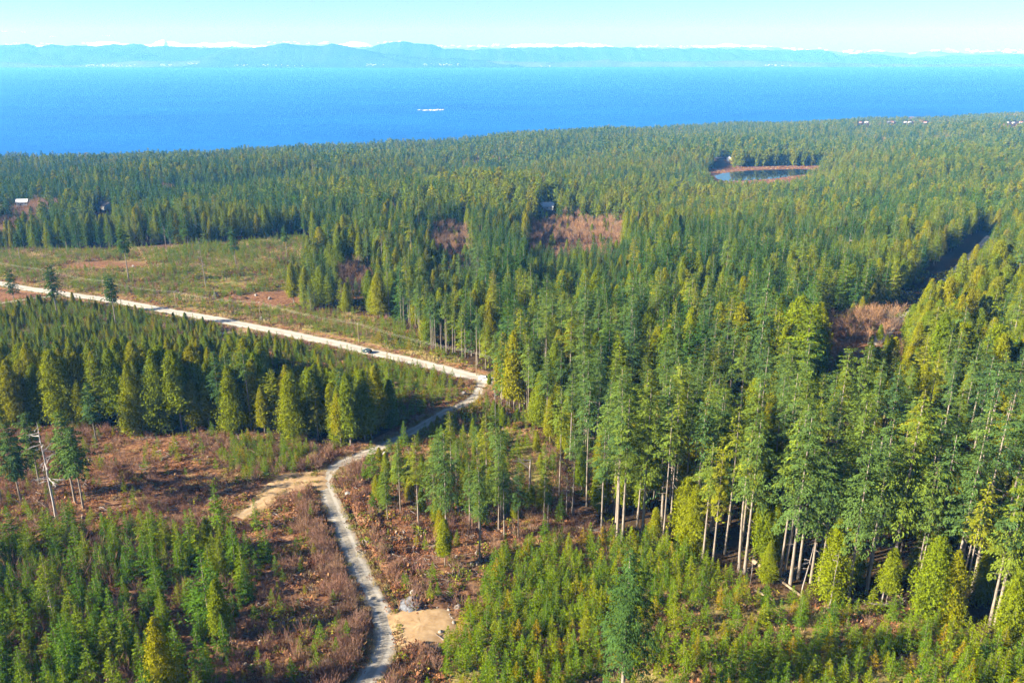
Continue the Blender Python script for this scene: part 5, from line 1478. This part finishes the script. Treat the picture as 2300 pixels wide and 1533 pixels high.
# ---- walking person
pos, hd, pt = on_road('lower', 797, 1030, 0.4)
J = {'pelvis': (0, 0, .95), 'waist': (.01, 0, 1.10), 'chest': (.03, 0, 1.32), 'neck': (.05, 0, 1.50), 'jaw': (.07, 0, 1.58), 'head': (.07, 0, 1.68), 'crown': (.06, 0, 1.76),
     'hipL': (0, .10, .92), 'kneeL': (.16, .11, .52), 'ankL': (.10, .11, .10), 'toeL': (.28, .12, .05), 'hipR': (0, -.10, .92), 'kneeR': (-.06, -.11, .50), 'ankR': (-.30, -.11, .14), 'toeR': (-.16, -.12, .05),
     'shL': (.03, .20, 1.43), 'elL': (-.08, .25, 1.16), 'wrL': (.04, .26, .94), 'haL': (.09, .26, .84), 'shR': (.03, -.20, 1.43), 'elR': (.06, -.25, 1.15), 'wrR': (.22, -.25, .98), 'haR': (.29, -.25, .91)}
ED = [('pelvis', 'waist'), ('waist', 'chest'), ('chest', 'neck'), ('neck', 'jaw'), ('jaw', 'head'), ('head', 'crown'), ('pelvis', 'hipL'), ('hipL', 'kneeL'), ('kneeL', 'ankL'), ('ankL', 'toeL'),
      ('pelvis', 'hipR'), ('hipR', 'kneeR'), ('kneeR', 'ankR'), ('ankR', 'toeR'), ('chest', 'shL'), ('shL', 'elL'), ('elL', 'wrL'), ('wrL', 'haL'), ('chest', 'shR'), ('shR', 'elR'), ('elR', 'wrR'), ('wrR', 'haR')]
RAD = dict(pelvis=.15, waist=.14, chest=.17, neck=.06, jaw=.075, head=.10, crown=.06, shL=.075, shR=.075, elL=.05, elR=.05, wrL=.032, wrR=.032, haL=.035, haR=.035)
for s_ in 'LR': RAD['hip' + s_] = .10; RAD['knee' + s_] = .065; RAD['ank' + s_] = .045; RAD['toe' + s_] = .04
nm_ = list(J)
for hand, wr in (('haL', 'wrL'), ('haR', 'wrR')):            # five fingers to each hand
    h_ = Vector(J[hand]); d_ = (h_ - Vector(J[wr])).normalized()
    for q_ in range(5):
        l_ = [.055, .085, .095, .088, .068][q_]; off = Vector((0.012 * (q_ - 2), 0, 0)) + (Vector((0.03, 0, 0)) if q_ == 0 else Vector())
        a_ = '%s_f%d' % (hand, q_)
        J[a_] = tuple(h_ + off + d_ * l_); RAD[a_] = .009; ED.append((hand, a_)); nm_.append(a_)
me = bpy.data.meshes.new('person')
me.from_pydata([J[k_] for k_ in nm_], [(nm_.index(a), nm_.index(b)) for a, b in ED], [])
m_p, nt, out = new_mat('walker_clothes_and_skin')
tc = nt.nodes.new('ShaderNodeTexCoord'); sx_ = nt.nodes.new('ShaderNodeSeparateXYZ'); nt.links.new(tc.outputs['Object'], sx_.inputs[0])
colr = ramp(nt, [(0.0, (0.02, 0.018, 0.016)), (0.06, (0.03, 0.035, 0.05)), (0.505, (0.035, 0.02, 0.02)), (0.83, (0.45, 0.28, 0.20))], mathn(nt, 'DIVIDE', sx_.outputs[2], 1.8), 'CONSTANT')
pb = nt.nodes.new('ShaderNodeBsdfPrincipled'); pb.inputs['Roughness'].default_value = 0.8; nt.links.new(colr, pb.inputs['Base Color']); nt.links.new(pb.outputs[0], out.inputs[0])
me.materials.append(m_p)
man = link('person', me); man.location = pos - Vector((0, 0, 0.05)); man.rotation_euler = (0, 0, hd)
sk = man.modifiers.new('skin', 'SKIN')
for i, k_ in enumerate(nm_): me.skin_vertices[0].data[i].radius = (RAD[k_], RAD[k_])
me.skin_vertices[0].data[0].use_root = True
man.modifiers.new('smooth', 'SUBSURF').levels = 1
tag(man, 'person in dark clothes walking along the sunlit road above the bend', 'person')
bm = bmesh.new(); bmesh.ops.create_icosphere(bm, subdivisions=2, radius=0.118)
bmesh.ops.delete(bm, geom=[v for v in bm.verts if v.co.z < -0.02 or (v.co.x > 0.05 and v.co.z < 0.05)], context='VERTS')
bmesh.ops.translate(bm, vec=(0.06, 0, 1.69), verts=bm.verts)
bmesh_obj('hair', bm, flat('dark_hair', (0.03, 0.02, 0.015), 0.8), man, True)

# ---- utility poles and lines
POLES = [(100, 640, 'at the far left end of the line'), (236, 668, 'above the lone slim fir'), (397, 696, 'left of the grey slab boulder'), (586, 722, 'beside the white roadside box above the sandy patch'), (806, 772, 'just behind the dark car'), (1070, 842, 'at the road junction')]
tops = []
for px_, py_, lab in POLES:
    p = at3(px_, py_)
    e = empty('utility_pole', p, 0, 1, 'thin wooden utility pole ' + lab, 'utility pole', 'utility poles along the gravel road')
    tube_obj('pole', [(0, 0, -0.8), (0, 0, 4), (0, 0, 9.6)], [.16, .14, .10], 8, M['pole'], e)
    bm = bmesh.new(); box(bm, 0, 0.14, 9.1, 0.12, 0.12, 0.14); box(bm, 0, 0.14, 9.1, 0.12, 1.9, 0.11); bmesh_obj('crossarm', bm, M['pole'], e)
    for y_ in (-0.8, 0.9):
        tube_obj('insulator', [(0, y_, 9.15), (0, y_, 9.25), (0, y_, 9.36)], [.05, .075, .04], 8, M['ceramic'], e)
    tops.append(p)
for k_, (yo, zo, lab) in enumerate(((-0.8, 9.38, 'nearer thin pale power line strung along the gravel road'), (0.9, 9.38, 'farther thin pale power line strung along the gravel road'))):
    pts = []
    ext = [tops[0] + (tops[0] - tops[1]) * 1.2] + tops + [tops[-1] + (tops[-1] - tops[-2]) * 0.6]
    for a, b in zip(ext, ext[1:]):
        for u in np.linspace(0, 1, 9)[:-1]:
            q = a.lerp(b, u); pts.append((q.x, q.y + yo, q.z + zo - 4 * 1.1 * u * (1 - u)))
    v, q, t = tube(pts, [0.016] * len(pts), 4)
    tag(link('power_line', mesh_np('power_line', v, q, [M['wire']])), lab, 'power line', 'power lines along the gravel road')
e = empty('marker_post', at3(1077, 889), 0, 1, 'short golden post with white top at the inside of the junction corner', 'post')
tube_obj('post', [(0, 0, -.3), (0, 0, 1.5), (0, 0, 2.6)], [.09, .08, .07], 7, M['pole'], e)
tube_obj('cap', [(0, 0, 2.6), (0, 0, 2.9)], [.10, .10], 7, M['ceramic'], e)
e = empty('service_box', at3(584, 719), 0.3, 1, 'small white service box at the foot of a utility pole', 'service box')
bm = bmesh.new(); box(bm, 0.5, 0, .55, 1.0, .7, 1.1); bmesh_obj('cabinet', bm, M['carwhite'], e)
bm = bmesh.new(); box(bm, 0.5, 0, 1.14, 1.15, .85, .08); bmesh_obj('lid', bm, M['ceramic'], e)

# ---- stones, rubble, logs, stumps
def rock_mesh(seed, r, squash=0.7):
    q = random.Random(seed)
    bm = bmesh.new(); bmesh.ops.create_icosphere(bm, subdivisions=2, radius=r)
    cuts = [(Vector((q.gauss(0, 1), q.gauss(0, 1), q.gauss(0, 1))).normalized(), q.uniform(.55, .9) * r) for _ in range(9)]
    for v in bm.verts:
        for n_, d_ in cuts:
            o_ = v.co.dot(n_) - d_
            if o_ > 0: v.co -= n_ * o_
        v.co.z *= squash
    return bm
ROCKM = []
for i in range(6):
    bm = rock_mesh(i, 1.0, random.Random(i).uniform(.6, .95)); me = bpy.data.meshes.new('boulder'); bm.to_mesh(me); bm.free(); me.materials.append(M['rock']); ROCKM.append(me)
def rock(name, px_, py_, r, label, cat, group=None, k_=None):
    p = at3(px_, py_)
    o = link(name, ROCKM[(k_ if k_ is not None else int(px_ * 7 + py_)) % 6]); o.location = p + Vector((0, 0, r * 0.35)); o.scale = (r, r * .9, r)
    o.rotation_euler = (random.uniform(-.2, .2), random.uniform(-.2, .2), random.uniform(0, 6))
    return tag(o, label, cat, group)
G_ = 'pale boulders beside the roads'
for px_, py_, r, lab in [(783, 1114, 1.15, 'pale rounded boulder right of the winding road below the bend'), (833, 1152, .8, 'small pale boulder in the brush right of the winding road'), (1042, 886, 1.0, 'large cream boulder inside the junction corner'),
    (1199, 1404, 1.0, 'white boulder among saplings right of the rubble heap'), (865, 1019, 1.0, 'dark-shadowed boulder at the lower edge of the shaded road'), (697, 1196, .75, 'pale stone in the brush left of the winding road'),
    (930, 1338, 1.1, 'cream boulder topping the grey stone pile'), (505, 706, 1.0, 'white boulder lying above the gravel road near the middle pole'), (531, 707, 1.0, 'smaller pale boulder near the middle pole'), (1028, 1366, .9, 'white block at the right end of the rubble heap'),
    (575, 664, 1.1, 'yellowish stone on the dug-over ground'), (606, 672, 1.3, 'light stone at the right of the dug-over ground'), (300, 600, 1.2, 'pale stone on the bare strip of the upper clearing'), (733, 1490, .7, 'pale stone left of the road near the bottom edge'),
    (708, 1530, .6, 'small white stone low left of the road'), (636, 1052, .7, 'grey stone behind the sandy track'), (990, 1420, .6, 'pale stone on the near rim of the sandy pad')]:
    rock('boulder', px_, py_, r, lab, 'boulder', G_)
# leaning slab
bm = bmesh.new()
vs = [bm.verts.new(c_) for c_ in ((-2.2, -1.0, -.4), (1.6, -1.4, -.4), (3.0, 1.0, -.4), (-1.6, 1.5, -.4), (-.1, .1, 4.0), (.8, .6, 3.3))]
for f_ in ((0, 1, 4), (1, 2, 5), (1, 5, 4), (2, 3, 5), (3, 4, 5), (3, 0, 4)): bm.faces.new([vs[k_] for k_ in f_])
bmesh.ops.bevel(bm, geom=list(bm.edges), offset=.08, segments=1, affect='EDGES')
o = bmesh_obj('slab_boulder', bm, M['rock']); o.location = at3(484, 670); o.rotation_euler = (0, 0, .3)
tag(o, 'pointed grey slab boulder standing in the upper clearing above the road', 'boulder')
def mound(name, px_, py_, rx_, ry_, h_, mat, label, cat, seed):
    p = at3(px_, py_); n_ = 22
    a = np.linspace(-1.15, 1.15, n_); XX, YY = np.meshgrid(a, a); rr = np.sqrt(XX ** 2 + YY ** 2)
    q = np.random.default_rng(seed)
    zz = h_ * np.clip(1 - rr ** 1.6, -.15, 1) * (1 + .35 * np.sin(4 * XX + seed) * np.sin(5 * YY)) + q.normal(0, .12 * h_, XX.shape)
    wx, wy = XX * rx_ + p[0], YY * ry_ + p[1]
    g_ = ground(wx.ravel(), wy.ravel()).reshape(wx.shape)
    V = np.stack([wx.ravel(), wy.ravel(), (g_ + zz).ravel()], 1)
    ii = (np.arange(n_ - 1)[:, None] * n_ + np.arange(n_ - 1)[None, :]).ravel()
    return tag(link(name, mesh_np(name, V, np.stack([ii, ii + 1, ii + n_ + 1, ii + n_], 1), [mat])), label, cat)
mound('gravel_pile', 929, 1356, 2.5, 3.4, 1.1, M['grit'], 'grey pile of crushed stone at the back of the sandy pad', 'stone pile', 3)
mound('rubble_heap', 986, 1352, 4.4, 2.4, 1.5, M['earth'], 'dark heap of dumped earth and roots behind the sandy pad', 'rubble heap', 5)
mound('earth_bank', 528, 672, 8.0, 3.2, 2.0, M['earth'], 'dark earth bank on the dug-over ground in the upper clearing', 'earth bank', 8)
mound('gravel_pile', 498, 752, 2.6, 3.2, 1.2, M['grit'], 'low grey stone pile at the left end of the sandy patch', 'stone pile', 9)
q_ = random.Random(3)
RS = [(958 + 9 * i + q_.uniform(-3, 3), 1362 + q_.uniform(-4, 3)) for i in range(6)] + [(1004 + i * 2.6 + q_.uniform(-3, 3), 1366 + i * 6 + q_.uniform(-3, 3)) for i in range(7)] + [(908 + q_.uniform(0, 40), 1336 + q_.uniform(0, 18)) for i in range(9)] + [(970 + q_.uniform(0, 50), 1340 + q_.uniform(0, 18)) for i in range(9)]
for i, (a, b) in enumerate(RS):
    where = ('back rim' if i < 6 else 'right rim' if i < 13 else 'grey pile' if i < 22 else 'dark heap')
    grp = RS[:6] if i < 6 else RS[6:13] if i < 13 else RS[13:22] if i < 22 else RS[22:]
    rank = sorted(range(len(grp)), key=lambda k2: grp[k2][0]).index([k2 for k2 in range(len(grp)) if grp[k2] == (a, b)][0])
    ordn = ['leftmost', 'second from left', 'third from left', 'fourth from left', 'fifth from left', 'sixth from left', 'seventh from left', 'eighth from left', 'rightmost']
    rock('stone', a, b, q_.uniform(.22, .42), 'pale stone on the %s by the sandy pad, %s' % (where, ordn[rank] if rank < len(grp) - 1 else 'rightmost'), 'stone', 'loose stones round the sandy pad', i)

def log_obj(a, b, r0, r1, label, mat='log', lift=0.25, stubs=4, seed=0, grp='fallen logs'):
    A, B = at3(*a), at3(*b); A.z += lift; B.z += lift * 0.7
    e = empty('fallen_log', A, 0, 1, label, 'log', grp)
    d_ = B - A; q = random.Random(seed)
    pts = [d_ * u + Vector((0, 0, q.uniform(-.05, .05))) for u in (0, .25, .5, .75, 1)]
    tube_obj('trunk', [tuple(p) for p in pts], [r0 + (r1 - r0) * u for u in (0, .25, .5, .75, 1)], 8, M[mat], e)
    for i in range(stubs):
        u = q.uniform(.35, .95); s_ = d_ * u; w = Vector((q.gauss(0, 1), q.gauss(0, 1), abs(q.gauss(0, .8)))).normalized() * q.uniform(.6, 1.8)
        tube_obj('limb', [tuple(s_), tuple(s_ + w)], [.07, .025], 4, M[mat], e)
LOGS = [((1692, 1262), (1797, 1337), .55, .28, 'longest pale log sloping down at the right forest edge'), ((1694, 1326), (1742, 1352), .30, .16, 'shorter log below the longest pale one at the forest edge'), ((1655, 1290), (1712, 1262), .26, .14, 'log pointing uphill left of the longest pale one'),
 ((1770, 1290), (1835, 1248), .34, .18, 'brown log lying uphill among trunks right of the longest pale log'), ((1868, 1352), (1935, 1346), .35, .22, 'grey log along the edge below the big grey-green fir'), ((1940, 1356), (2030, 1360), .36, .22, 'dark log along the edge left of the large bright cedar'),
 ((1995, 1322), (2032, 1350), .28, .14, 'short pale log behind the large bright cedar'), ((2040, 1305), (2075, 1302), .32, .3, 'white log section in the shade behind the large bright cedar'), ((998, 1345), (1024, 1362), .20, .14, 'pale pole lying over the dark heap by the sandy pad'), ((940, 1342), (958, 1366), .24, .16, 'brown log on the grey stone pile'),
 ((40, 1128), (105, 1136), .26, .12, 'whitish log at the foot of the dead grey tree'), ((75, 1118), (118, 1150), .18, .1, 'thin grey log crossing below the dead grey tree'), ((1146, 1074), (1178, 1096), .22, .14, 'pale log left of the broken snag'), ((1214, 1060), (1242, 1082), .2, .12, 'brown log behind the broken snag'),
 ((1300, 1185), (1352, 1196), .28, .18, 'log in the shade left of the straight brown trunk'), ((860, 1120), (878, 1135), .16, .1, 'thin pale log in the brush right of the road'), ((846, 1215), (872, 1236), .18, .1, 'pale log right of the lower road stretch'), ((920, 1212), (950, 1196), .2, .1, 'grey log at the foot of the fir clump'),
 ((640, 1428), (664, 1446), .2, .12, 'white log in the brush left of the lower road'), ((330, 960), (372, 948), .22, .12, 'pale log before the front trunks of the left stand'), ((430, 985), (470, 974), .24, .12, 'grey log at the rim of the left stand'), ((560, 1010), (590, 1026), .18, .1, 'thin log left of the sapling patch'),
 ((268, 1080), (310, 1070), .2, .1, 'brownish log in the middle of the left brush'), ((2260, 1462), (2298, 1440), .4, .26, 'pale log at the right edge below the golden fir'), ((2228, 1452), (2262, 1474), .26, .14, 'thinner log crossing at the right edge'), ((556, 640), (585, 634), .3, .2, 'pale log on the dug strip of the upper clearing'), ((628, 690), (664, 680), .3, .16, 'dark log on the dug-over ground')]
for i, (a, b, r0, r1, lab) in enumerate(LOGS): log_obj(a, b, r0, r1, lab, 'deadwood' if i % 3 == 2 else 'log', seed=i)

STUMPM = []
for i in range(4):
    q = random.Random(40 + i); bm = bmesh.new(); n_ = 9; h_ = q.uniform(.7, 1.2)
    rings = []
    for k_, (rr, zz) in enumerate(((.62, -.3), (.46, .15), (.38, h_ * .8), (.37, h_))):
        rings.append([bm.verts.new((rr * math.cos(6.283 * a / n_) * q.uniform(.85, 1.2), rr * math.sin(6.283 * a / n_) * q.uniform(.85, 1.2), zz + (q.uniform(-.12, .12) if k_ == 3 else 0))) for a in range(n_)])
    for a_, b_ in zip(rings, rings[1:]):
        for k_ in range(n_): bm.faces.new((a_[k_], a_[(k_ + 1) % n_], b_[(k_ + 1) % n_], b_[k_]))
    side_ = bpy.data.meshes.new('bark_side'); bm.to_mesh(side_); side_.materials.append(M['deadwood'])
    top_ = bmesh.new(); f_ = top_.faces.new([top_.verts.new(v.co + Vector((0, 0, .01))) for v in rings[-1]])
    tm = bpy.data.meshes.new('cut_face'); top_.to_mesh(tm); tm.materials.append(M['cutwood']); bm.free(); top_.free()
    STUMPM.append((side_, tm))
SP = []
q = random.Random(77)
while len(SP) < 70:
    px_, py_ = (q.uniform(130, 860), q.uniform(985, 1525)) if q.random() < .75 else (q.uniform(800, 1080), q.uniform(1080, 1330))
    p = at(px_, py_); z_, _, _, _ = zone_of(p[:1], p[1:]); d_, _ = road_dist(p[:1], p[1:])
    if z_[0] in (ZI['none'], ZI['clump_r']) and d_[0] > 3: SP.append((px_, py_))
STUMP_ROWS = []
for i, (a, b) in enumerate(SP):
    STUMP_ROWS.append([a, b, i, '%s weathered stump %s' % (['short grey', 'tall pale', 'splintered', 'round'][i % 4], place_phrase(a, b))])

ORD = ['leftmost', 'second from left', 'third from left', 'fourth from left', 'fifth from left', 'sixth from left', 'seventh from left', 'eighth from left', 'ninth from left', 'tenth from left']
def tell_apart(rows, lab, xof):
    by = {}
    for r_ in rows: by.setdefault(lab(r_), []).append(r_)
    res = {}
    for l_, rs in by.items():
        if len(rs) == 1: res[id(rs[0])] = l_; continue
        rs.sort(key=xof)
        for k_, r_ in enumerate(rs):
            o_ = 'rightmost' if k_ == len(rs) - 1 else ORD[k_] if k_ < len(ORD) else None
            res[id(r_)] = l_ + (', ' + o_ if o_ else '')
    return res
TL = tell_apart(STUMP_ROWS, lambda r_: r_[3], lambda r_: r_[0])
for r_ in STUMP_ROWS:
    p = at3(r_[0], r_[1]); s_ = q.uniform(.45, .85)
    e = empty('tree_stump', p, q.uniform(0, 6), s_, TL[id(r_)], 'stump', 'stumps in the logged ground')
    link('bark_side', STUMPM[r_[2] % 4][0], e); link('cut_face', STUMPM[r_[2] % 4][1], e)

# ---- dead trees
def snag(px_, pyb, pyt, r0, nl, label, lean=(0, 0), broken=False, ll=.18, mat='snag', twigs=True):
    p, h_ = height_for(px_, pyb, pyt)
    e = empty('dead_tree', p, 0, 1, label, 'dead tree', 'dead standing trees')
    q = random.Random(int(px_ * 3 + pyb))
    pts = [(lean[0] * u * h_ + q.uniform(-.08, .08), lean[1] * u * h_ + q.uniform(-.08, .08), u * h_ - (.5 if u == 0 else 0)) for u in (0, .2, .4, .6, .8, 1)]
    rr = [r0 * (1 - (.45 if broken else .9) * u) for u in (0, .2, .4, .6, .8, 1)]
    tube_obj('trunk', pts, rr, 8, M[mat], e)
    for i in range(nl):
        u = q.uniform(.42, .97) if not broken else q.uniform(.8, 1.0)
        a = q.uniform(0, 6.283); L_ = h_ * ll * (1.15 - u * .75) * q.uniform(.5, 1.2) if not broken else h_ * .30 * q.uniform(.5, 1)
        b0 = Vector((lean[0] * u * h_, lean[1] * u * h_, u * h_)); d_ = Vector((math.cos(a), math.sin(a), q.uniform(-.35, .25)))
        if broken: d_ = Vector((-1.0 + q.uniform(-.2, .2), q.uniform(-.4, .4), q.uniform(.1, .6)))
        parts = [tube([tuple(b0), tuple(b0 + d_ * L_ * .55), tuple(b0 + d_ * L_ + Vector((0, 0, L_ * .08)))], [.12 * r0 + .045, .07, .03], 4, False)]
        if twigs:
            for k_ in range(7):
                s0 = b0 + d_ * L_ * q.uniform(.35, .95); w = (d_ + Vector((q.gauss(0, .6), q.gauss(0, .6), q.gauss(0, .4)))).normalized() * L_ * q.uniform(.15, .35)
                parts.append(tube([tuple(s0), tuple(s0 + w)], [.05, .02], 3, False))
        v, q4, t_ = joinm(parts)
        link('limb', mesh_np('limb', v, q4, [M[mat]]), e)
SN = [(128, 1168, 948, .36, 26, 'dead grey tree with bare branches standing in the left brush', (0, 0), False), (1190, 1138, 1032, .42, 4, 'broken snag with splintered top right of the fir clump', (0, 0), True),
 (463, 648, 533, .30, 22, 'nearly bare brownish lone tree in the upper clearing', (-.03, 0), False), (374, 560, 507, .26, 16, 'dead pinkish tree at the far edge of the upper clearing', (0, 0), False), (1838, 1250, 1130, .20, 5, 'leaning thin dead trunk left of the big grey-green fir', (.12, 0), False),
 (1797, 1345, 1205, .20, 6, 'slanting dead pole at the lower end of the longest log', (.10, 0), False), (1862, 1368, 1238, .16, 5, 'thin upright dead pole below the big grey-green fir', (.02, 0), False), (1980, 1350, 1215, .18, 8, 'thin dead pole left of the large bright cedar', (.08, 0), False), (1685, 1312, 1245, .12, 4, 'small dead pole before the fallen logs', (0, 0), False),
 (1760, 1290, 1010, .22, 8, 'dead slim trunk beside the whitish-trunked fir', (.05, 0), False), (1272, 1160, 1060, .2, 10, 'short dead tree with curved limbs in the shade', (0, 0), False), (1225, 1120, 1000, .16, 6, 'thin dead tree behind the broken snag', (0, 0), False), (875, 712, 610, .26, 14, 'dead-topped pale trunk at the forest edge above the gravel road', (0, 0), False),
 (130, 1420, 1310, .12, 6, 'bare pale pole among the young firs at lower left', (-.03, 0), False), (512, 1430, 1350, .12, 6, 'bare slim pole beside the tallest dark young fir', (0, 0), False), (1113, 980, 880, .16, 4, 'bare pale trunk right of the junction', (0, 0), False),
 (1900, 600, 520, .3, 8, 'grey dead tree in the dark forest left of the road gap', (0, 0), False), (935, 600, 540, .25, 8, 'grey dead top standing in the mixed forest', (0, 0), False), (2105, 1380, 1240, .2, 6, 'slim dead trunk inside the large bright cedar', (.06, 0), False), (2260, 1450, 1370, .2, 5, 'short dead trunk at the right edge below the golden fir', (.05, 0), False)]
for k_, a in enumerate(SN): snag(*a[:6], lean=a[6], broken=a[7], mat='snag' if k_ == 0 else 'deadwood', ll=.18 if k_ == 0 else .12)

# ---- houses
def house(px_, py_, w, d_, h_, rot, wall, roof, label, chimney=True, shed=False, group=None):
    p = at3(px_, py_)
    e = empty('house', p, rot, 1, label, 'house', group)
    bm = bmesh.new()
    pr = [(-w / 2, -d_ / 2), (w / 2, -d_ / 2), (w / 2, d_ / 2), (-w / 2, d_ / 2)]
    b_ = [bm.verts.new((x, y, -1)) for x, y in pr]; t_ = [bm.verts.new((x, y, h_)) for x, y in pr]
    g0, g1 = bm.verts.new((-w / 2, 0, h_ + d_ * .36)), bm.verts.new((w / 2, 0, h_ + d_ * .36))
    for i in range(4): 
        if i in (0, 2): bm.faces.new((b_[i], b_[(i + 1) % 4], t_[(i + 1) % 4], t_[i]))
    bm.faces.new((b_[1], b_[2], t_[2], g1, t_[1])); bm.faces.new((b_[3], b_[0], t_[0], g0, t_[3]))
    bmesh_obj('wall', bm, wall, e)
    bm = bmesh.new(); hz = h_ + d_ * .36 + .12; o_ = .5
    for sg in (-1, 1):
        y_, z_ = sg * (d_ / 2 + o_), h_ - o_ * .72 + .05
        v_ = [bm.verts.new(c_) for c_ in ((-w / 2 - o_, 0, hz), (w / 2 + o_, 0, hz), (w / 2 + o_, y_, z_), (-w / 2 - o_, y_, z_), (-w / 2 - o_, 0, hz + .2), (w / 2 + o_, 0, hz + .2), (w / 2 + o_, y_, z_ + .2), (-w / 2 - o_, y_, z_ + .2))]
        for f_ in ((0, 1, 2, 3), (4, 5, 6, 7), (0, 3, 7, 4), (1, 2, 6, 5), (2, 3, 7, 6)): bm.faces.new([v_[k_] for k_ in f_])
    bmesh.ops.recalc_face_normals(bm, faces=bm.faces)
    rf = bmesh_obj('roof', bm, roof, e)
    if chimney: bm = bmesh.new(); box(bm, w * .25, d_ * .12, hz + .5, .7, .7, 1.8); bmesh_obj('chimney', bm, M['wall_brown'], rf)
    for x_ in (-w * .28, w * .05, w * .34):
        bm = bmesh.new(); box(bm, x_, -d_ / 2 - .03, h_ * .58, 1.3, .08, 1.2); f_ = bmesh_obj('window', bm, M['ceramic'], e)
        bm = bmesh.new(); box(bm, x_, -d_ / 2 - .075, h_ * .58, 1.1, .02, 1.0); bmesh_obj('pane', bm, M['glass'], f_)
    bm = bmesh.new(); box(bm, -w * .12, -d_ / 2 - .03, 1.0, 1.0, .08, 2.0); bmesh_obj('door', bm, M['wall_brown'], e)
for h__ in HOUSES: house(*h__)

# ---- white islets out in the strait
def islet(px_, py_, L_, D_, H_, label, seed):
    d_ = ray(px_, py_); t_ = -CAMZ / d_[2]; q = random.Random(seed)
    bm = bmesh.new(); n_ = max(3, int(L_ / 16))
    for i in range(n_):
        bb = rock_mesh(seed * 31 + i, 1.0, 1.0)
        u = (i + .5) / n_ - .5; hh_ = H_ * q.uniform(.5, 1.1) * (1 - abs(u) * .7)
        bmesh.ops.transform(bb, matrix=Matrix.Translation((u * L_, q.uniform(-.2, .2) * D_, 0)) @ Matrix.Diagonal((L_ / n_ * q.uniform(.7, 1.1), D_ * .5 * q.uniform(.6, 1), hh_, 1)), verts=bb.verts)
        tmp = bpy.data.meshes.new('tmp'); bb.to_mesh(tmp); bb.free(); bm.from_mesh(tmp); bpy.data.meshes.remove(tmp)
    o = bmesh_obj('rocky_islet', bm, M['whiterock']); o.location = (d_[0] * t_, d_[1] * t_, 0)
    tag(o, label, 'islet', 'white rocks out in the strait')
islet(967, 248.3, 60, 22, 6, 'longer white rocky islet out in the blue strait', 5)
islet(990, 247.5, 34, 22, 8, 'white rock at the right end of the longer islet', 6)
islet(943, 247.5, 20, 14, 5, 'small white rock left of the longer islet', 7)
